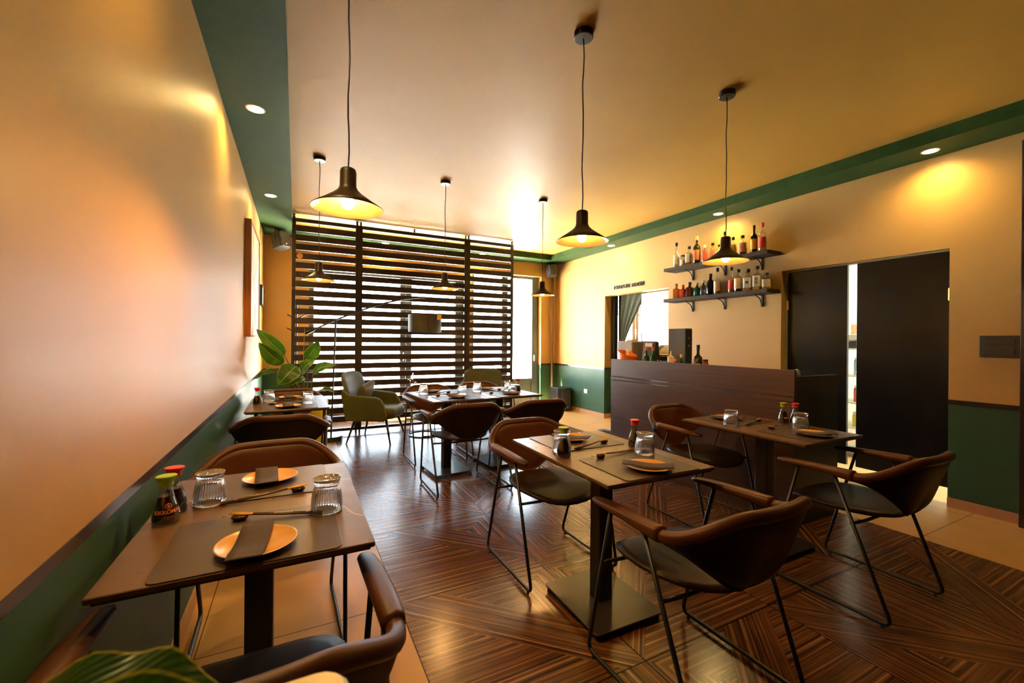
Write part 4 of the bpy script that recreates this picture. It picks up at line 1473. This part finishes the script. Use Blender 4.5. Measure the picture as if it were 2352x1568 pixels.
# ---------------------------------------------------------------- armchairs
def make_armchair():
    t = thing('armchair', (0, 0, 0), 0, 'x', 'armchair', 'olive green armchairs before the screen')

    def seat(u, v):
        a = u * 2 * PI
        return (0, 0, 0)
    MB().rbox(0.50, 0.56, 0.13, 0.10, z0=0.30, cy=0.02, seg=8, e=0.03).build('seat', MT['olive'], t, smooth=True)
    # back: curved padded slab
    def back(o):
        def fn(u, v):
            x = (u - 0.5) * 2
            z = 0.28 + v * 0.585 - 0.05 * abs(x) ** 4 * v
            w_ = 0.30 - 0.012 * v
            y = -0.235 - 0.15 * v + 0.07 * x * x * (1 - 0.3 * v)
            e = math.sqrt(max(0, 1 - abs(2 * v - 1) ** 8)) * math.sqrt(max(0, 1 - abs(x) ** 12))
            return (x * w_, y + o * 0.032 * e, z)
        return fn
    m = MB().grid(21, 14, back(1)).grid(21, 14, back(-1))
    off = 21 * 14
    for i in range(20):
        for j in (0, 13):
            m.face((i * 14 + j, (i + 1) * 14 + j, off + (i + 1) * 14 + j, off + i * 14 + j))
    for j in range(13):
        for i in (0, 20):
            m.face((i * 14 + j, i * 14 + j + 1, off + i * 14 + j + 1, off + i * 14 + j))
    m.uv = {}
    m.build('backrest', MT['olive'], t, smooth=True)
    for sx in (-1, 1):
        poly = [(-0.27, 0.28), (0.20, 0.28), (0.235, 0.33), (0.20, 0.48), (0.15, 0.555), (0.09, 0.575), (-0.22, 0.60), (-0.32, 0.68), (-0.33, 0.60)]
        o = MB().prism(poly, -0.026, 0.026, 'x').build('armrest', MT['olive'], t, bevel=0.018)
        o.location = (sx * 0.287, 0, 0)
        o.rotation_euler = (0, 0, sx * 0.05)
    for sx, sy in ((-1, -1), (1, -1), (-1, 1), (1, 1)):
        MB().tube([(sx * 0.20, sy * 0.19, 0.31), (sx * 0.275, sy * 0.275, 0.0)], [0.018, 0.010], 10).build('leg', MT['black'], t, smooth=True)
    return t


ac0 = make_armchair()
ac0.location = (0.93, 5.60, 0)
ac0.rotation_euler = (0, 0, math.radians(-121))
ac0['label'] = 'olive green armchair holding a cushion, in profile by the screen'
dup(ac0, (2.26, 5.50, 0), math.radians(142), 'olive green armchair partly hidden behind the joined tables')


def cushion(u, v):
    x, z = (u - 0.5) * 2, (v - 0.5) * 2
    return x, z


cu = MB()
for s in (1, -1):
    cu.grid(13, 13, lambda u, v: ((u - 0.5) * 0.40, s * 0.055 * max(0, (1 - (2 * u - 1) ** 4)) ** 0.5 * max(0, (1 - (2 * v - 1) ** 4)) ** 0.5, (v - 0.5) * 0.34 * (1 - 0.1 * (1 - (2 * u - 1) ** 2))))
cu.uv = {}
o = cu.build('cushion', MT['olive2'], smooth=True)
a_ = math.radians(-121)
o.location = (0.90 + 0.13 * math.sin(a_), 5.60 - 0.13 * math.cos(a_), 0.575)
o.rotation_euler = (-0.3, 0.15, a_)
tag(o, 'creased olive cushion leaning in the green armchair', 'cushion')

# ring-based side table with red flower
st = thing('side_table', (1.55, 5.62, 0), 0, 'small side table with a black ring base between the armchairs', 'side table')
MB().lathe([(0.20, 0.0), (0.212, 0.006), (0.20, 0.014), (0.188, 0.006)], 40, closed=True).build('ring_base', MT['blackm'], st, smooth=True)
for a in (0.5, 2.6, 4.7):
    MB().tube([(0.2 * math.cos(a), 0.2 * math.sin(a), 0.01), (0.17 * math.cos(a), 0.17 * math.sin(a), 0.46)], 0.007).build('leg', MT['blackm'], st, smooth=True)
MB().lathe([(0, 0.46), (0.22, 0.46), (0.22, 0.475), (0, 0.475)], 36).build('tabletop', MT['bar'], st)
fv = thing('flower_vase', (1.40, 5.62, 0.476), 0, 'small vase with red anthurium flowers on the side table', 'vase')
MB().lathe([(0, 0), (0.03, 0), (0.035, 0.05), (0.018, 0.10), (0.02, 0.12)], 20).build('vase_body', MT['white'], fv, smooth=True)
for i, (dx_, dz_, a) in enumerate(((0.0, 0.27, 0.2), (-0.05, 0.245, 2.5), (0.025, 0.225, -0.6), (-0.01, 0.32, 1.2))):
    s_ = MB().tube(bez((0, 0, 0.1), (dx_ * 0.3, 0, 0.15), (dx_ * 0.8, 0, dz_ - 0.08), (dx_, 0, dz_), 6), 0.0025, 6).build('flower_stem', MT['stem'], fv, smooth=True)
    m = MB().grid(7, 5, lambda u, v: (dx_ + 0.06 * (u - 0.3) * math.cos(a), 0.03 * (v - 0.5) * math.sin(PI * min(1, u + 0.05)) * 2, dz_ + 0.02 * math.sin(u * 3) + 0.03 * u * math.sin(a)))
    m.uv = {}
    m.build('blossom', MT['redflower'], fv, smooth=True, solid=0.002)


# ---------------------------------------------------------------- plants
def leaf_mesh(base, tip, width, nrm, droop=0.05, fold=0.25, n_=16):
    base, tip, nrm = Vector(base), Vector(tip), Vector(nrm).normalized()
    ax = tip - base
    side = ax.cross(nrm).normalized()
    up_ = side.cross(ax).normalized()

    def fn(u, v):
        s = (v - 0.5) * 2
        wd = width * (math.sin(PI * u ** 0.72) ** 0.75) * 0.5 if 0 < u < 1 else 0.001
        p_ = base + ax * u + up_ * (droop * math.sin(PI * u)) + side * (s * wd)
        p_ += up_ * (abs(s) * wd * fold) + up_ * (0.006 * math.sin(u * 22) * abs(s))
        return p_
    return MB().grid(n_, 9, fn)


pt = thing('potted_banana_plant', (0.13, 5.28, 0), 0, 'broad leaved banana plant in a yellow pot by the screen', 'plant')
MB().lathe([(0, 0), (0.13, 0), (0.15, 0.05), (0.195, 0.50), (0.205, 0.57), (0.19, 0.575), (0.18, 0.52), (0, 0.51)], 36).build('pot', MT['yellow'], pt, smooth=True)
MB().lathe([(0, 0.53), (0.18, 0.53)], 24).build('soil', MT['soil'], pt)
LV = [((-0.11, 5.10, 1.095), (-0.36, 5.02, 1.37), 0.15, (-0.6, -1, 0.7), 0.02),
      ((-0.12, 5.05, 1.01), (-0.335, 4.98, 1.235), 0.17, (-0.7, -1, 0.2), 0.03),
      ((0.005, 5.06, 0.985), (-0.165, 4.95, 0.79), 0.20, (0.2, -1, 0.6), 0.05),
      ((-0.12, 5.05, 0.925), (-0.40, 4.98, 0.845), 0.09, (0, -0.6, 1), 0.05),
      ((0.07, 5.10, 0.865), (-0.10, 4.95, 0.775), 0.15, (0, -1, 0.8), 0.04),
      ((0.105, 5.30, 1.055), (0.225, 5.25, 1.255), 0.165, (0.5, -1, 0.1), 0.02),
      ((0.17, 5.20, 0.885), (0.41, 5.10, 0.985), 0.13, (0.1, -0.9, 0.8), 0.05),
      ((0.06, 5.22, 0.90), (0.20, 5.12, 1.05), 0.13, (0.1, -0.9, 0.7), 0.05),
      ((0.20, 5.20, 0.66), (0.42, 5.10, 0.67), 0.10, (0.1, -0.5, 1), 0.05),
      ((-0.03, 5.25, 0.86), (-0.16, 5.3, 0.98), 0.10, (0.1, -0.7, 0.8), 0.05)]
for i, (b_, tp, wd, nr_, dr) in enumerate(LV):
    o3 = Vector((0.13, 5.28, 0))
    b_, tp = Vector(b_) - o3, Vector(tp) - o3
    MB().tube(bez((0.02 * math.cos(i * 2), 0.02 * math.sin(i * 2), 0.52), (b_.x * 0.15, b_.y * 0.15, 0.6), (b_.x * 0.7, b_.y * 0.7, b_.z - 0.13), b_, 10), [0.008] * 6 + [0.006] * 5, 6).build('leaf_stalk', MT['stem'], pt, smooth=True)
    leaf_mesh(b_, tp, wd, nr_, dr, 0.28).build('leaf', MT['leaf'], pt, smooth=True)
MB().tube([(-0.05, 0.02, 0.55), (-0.055, 0.03, 1.0), (-0.045, 0.05, 1.40)], [0.006, 0.005, 0.002], 6).build('shoot', MT['stem'], pt, smooth=True)

# foreground plant in planter on a cabinet next to the camera
fc = thing('side_cabinet', (-0.01, 0.40, 0), 0, 'low cabinet just in front of the camera carrying the cream planter', 'cabinet')
MB().box(-0.40, 0.10, -0.12, 0.10, 0.0, 0.729).build('cabinet_body', MT['bar'], fc, bevel=0.003)
MB().box(-0.20, -0.197, -0.121, -0.12, 0.05, 0.70).build('door_gap', MT['black'], fc)
pp = thing('leafy_planter', (-0.01, 0.40, 0.730), 0, 'blurred cream planter with a broad green leaf before the camera', 'plant')
MB().rbox(0.12, 0.12, 0.203, 0.03, cx=0.0, cy=0.015, e=0.006).build('planter', MT['pot'], pp, smooth=False)
MB().tube(bez((0.0, 0.0, 0.18), (-0.01, 0.0, 0.2), (-0.01, 0.0, 0.21), (-0.03, 0.01, 0.205), 8), 0.004, 6).build('leaf_stalk', MT['stem'], pp, smooth=True)
leaf_mesh((-0.025, 0.01, 0.195), (-0.235, 0.03, 0.210), 0.115, (0.1, -0.75, 1), 0.045, 0.10, 20).build('leaf', MT['leaf'], pp, smooth=True)
leaf_mesh((-0.035, 0.03, 0.19), (-0.225, 0.075, 0.235), 0.09, (0.1, -0.4, 1), 0.045, 0.12, 20).build('leaf', MT['leaf'], pp, smooth=True)

# ---------------------------------------------------------------- kitchen behind the black doors
ks = thing('kitchen_shelf_unit', (5.75, 2.62, 0), 0, 'white kitchen shelving unit seen through the gap of the black doors', 'shelf unit')
MB().box(-0.2, 0.2, -0.30, -0.28, 0, 1.22).box(-0.2, 0.2, 0.28, 0.30, 0, 1.22).build('upright', MT['white'], ks)
for z in (0.06, 0.32, 0.60, 0.90, 1.20):
    MB().box(-0.2, 0.2, -0.28, 0.28, z, z + 0.02).build('shelf_board', MT['white'], ks)
tag(MB().box(5.58, 5.9, 2.36, 2.88, 1.221, 1.30).build('oven_tray', MT['blackp'], bevel=0.003), 'black appliance on top of the white kitchen shelves', 'appliance')
tag(MB().lathe([(0, 0), (0.06, 0), (0.12, 0.07), (0.12, 0.075), (0, 0.06)], 24, 5.65, 2.50, 1.301).build('serving_bowl', MT['white'], smooth=True), 'white bowl on the black kitchen appliance', 'bowl')
tag(MB().box(5.80, 5.9, 2.42, 2.62, 1.301, 1.50).build('gift_box', LB['floral'], bevel=0.003), 'red flowered box behind the white bowl in the kitchen', 'box')
kb = [((5.64, 2.46, 0.921), 0.2, C['blue'], 'pale glass jar on the top kitchen shelf board'), ((5.64, 2.46, 0.621), 0.18, C['red'], 'red jar on the middle kitchen shelf board'), ((5.64, 2.47, 0.341), 0.16, MT['yellow'], 'yellow jar on the lowest kitchen shelf board')]
for loc, h, mt_, lab in kb:
    bottle('storage_jar', loc, h, 0.05, 'jar', mt_, MT['white'], lab, 'jar', 'jars on the kitchen shelves')
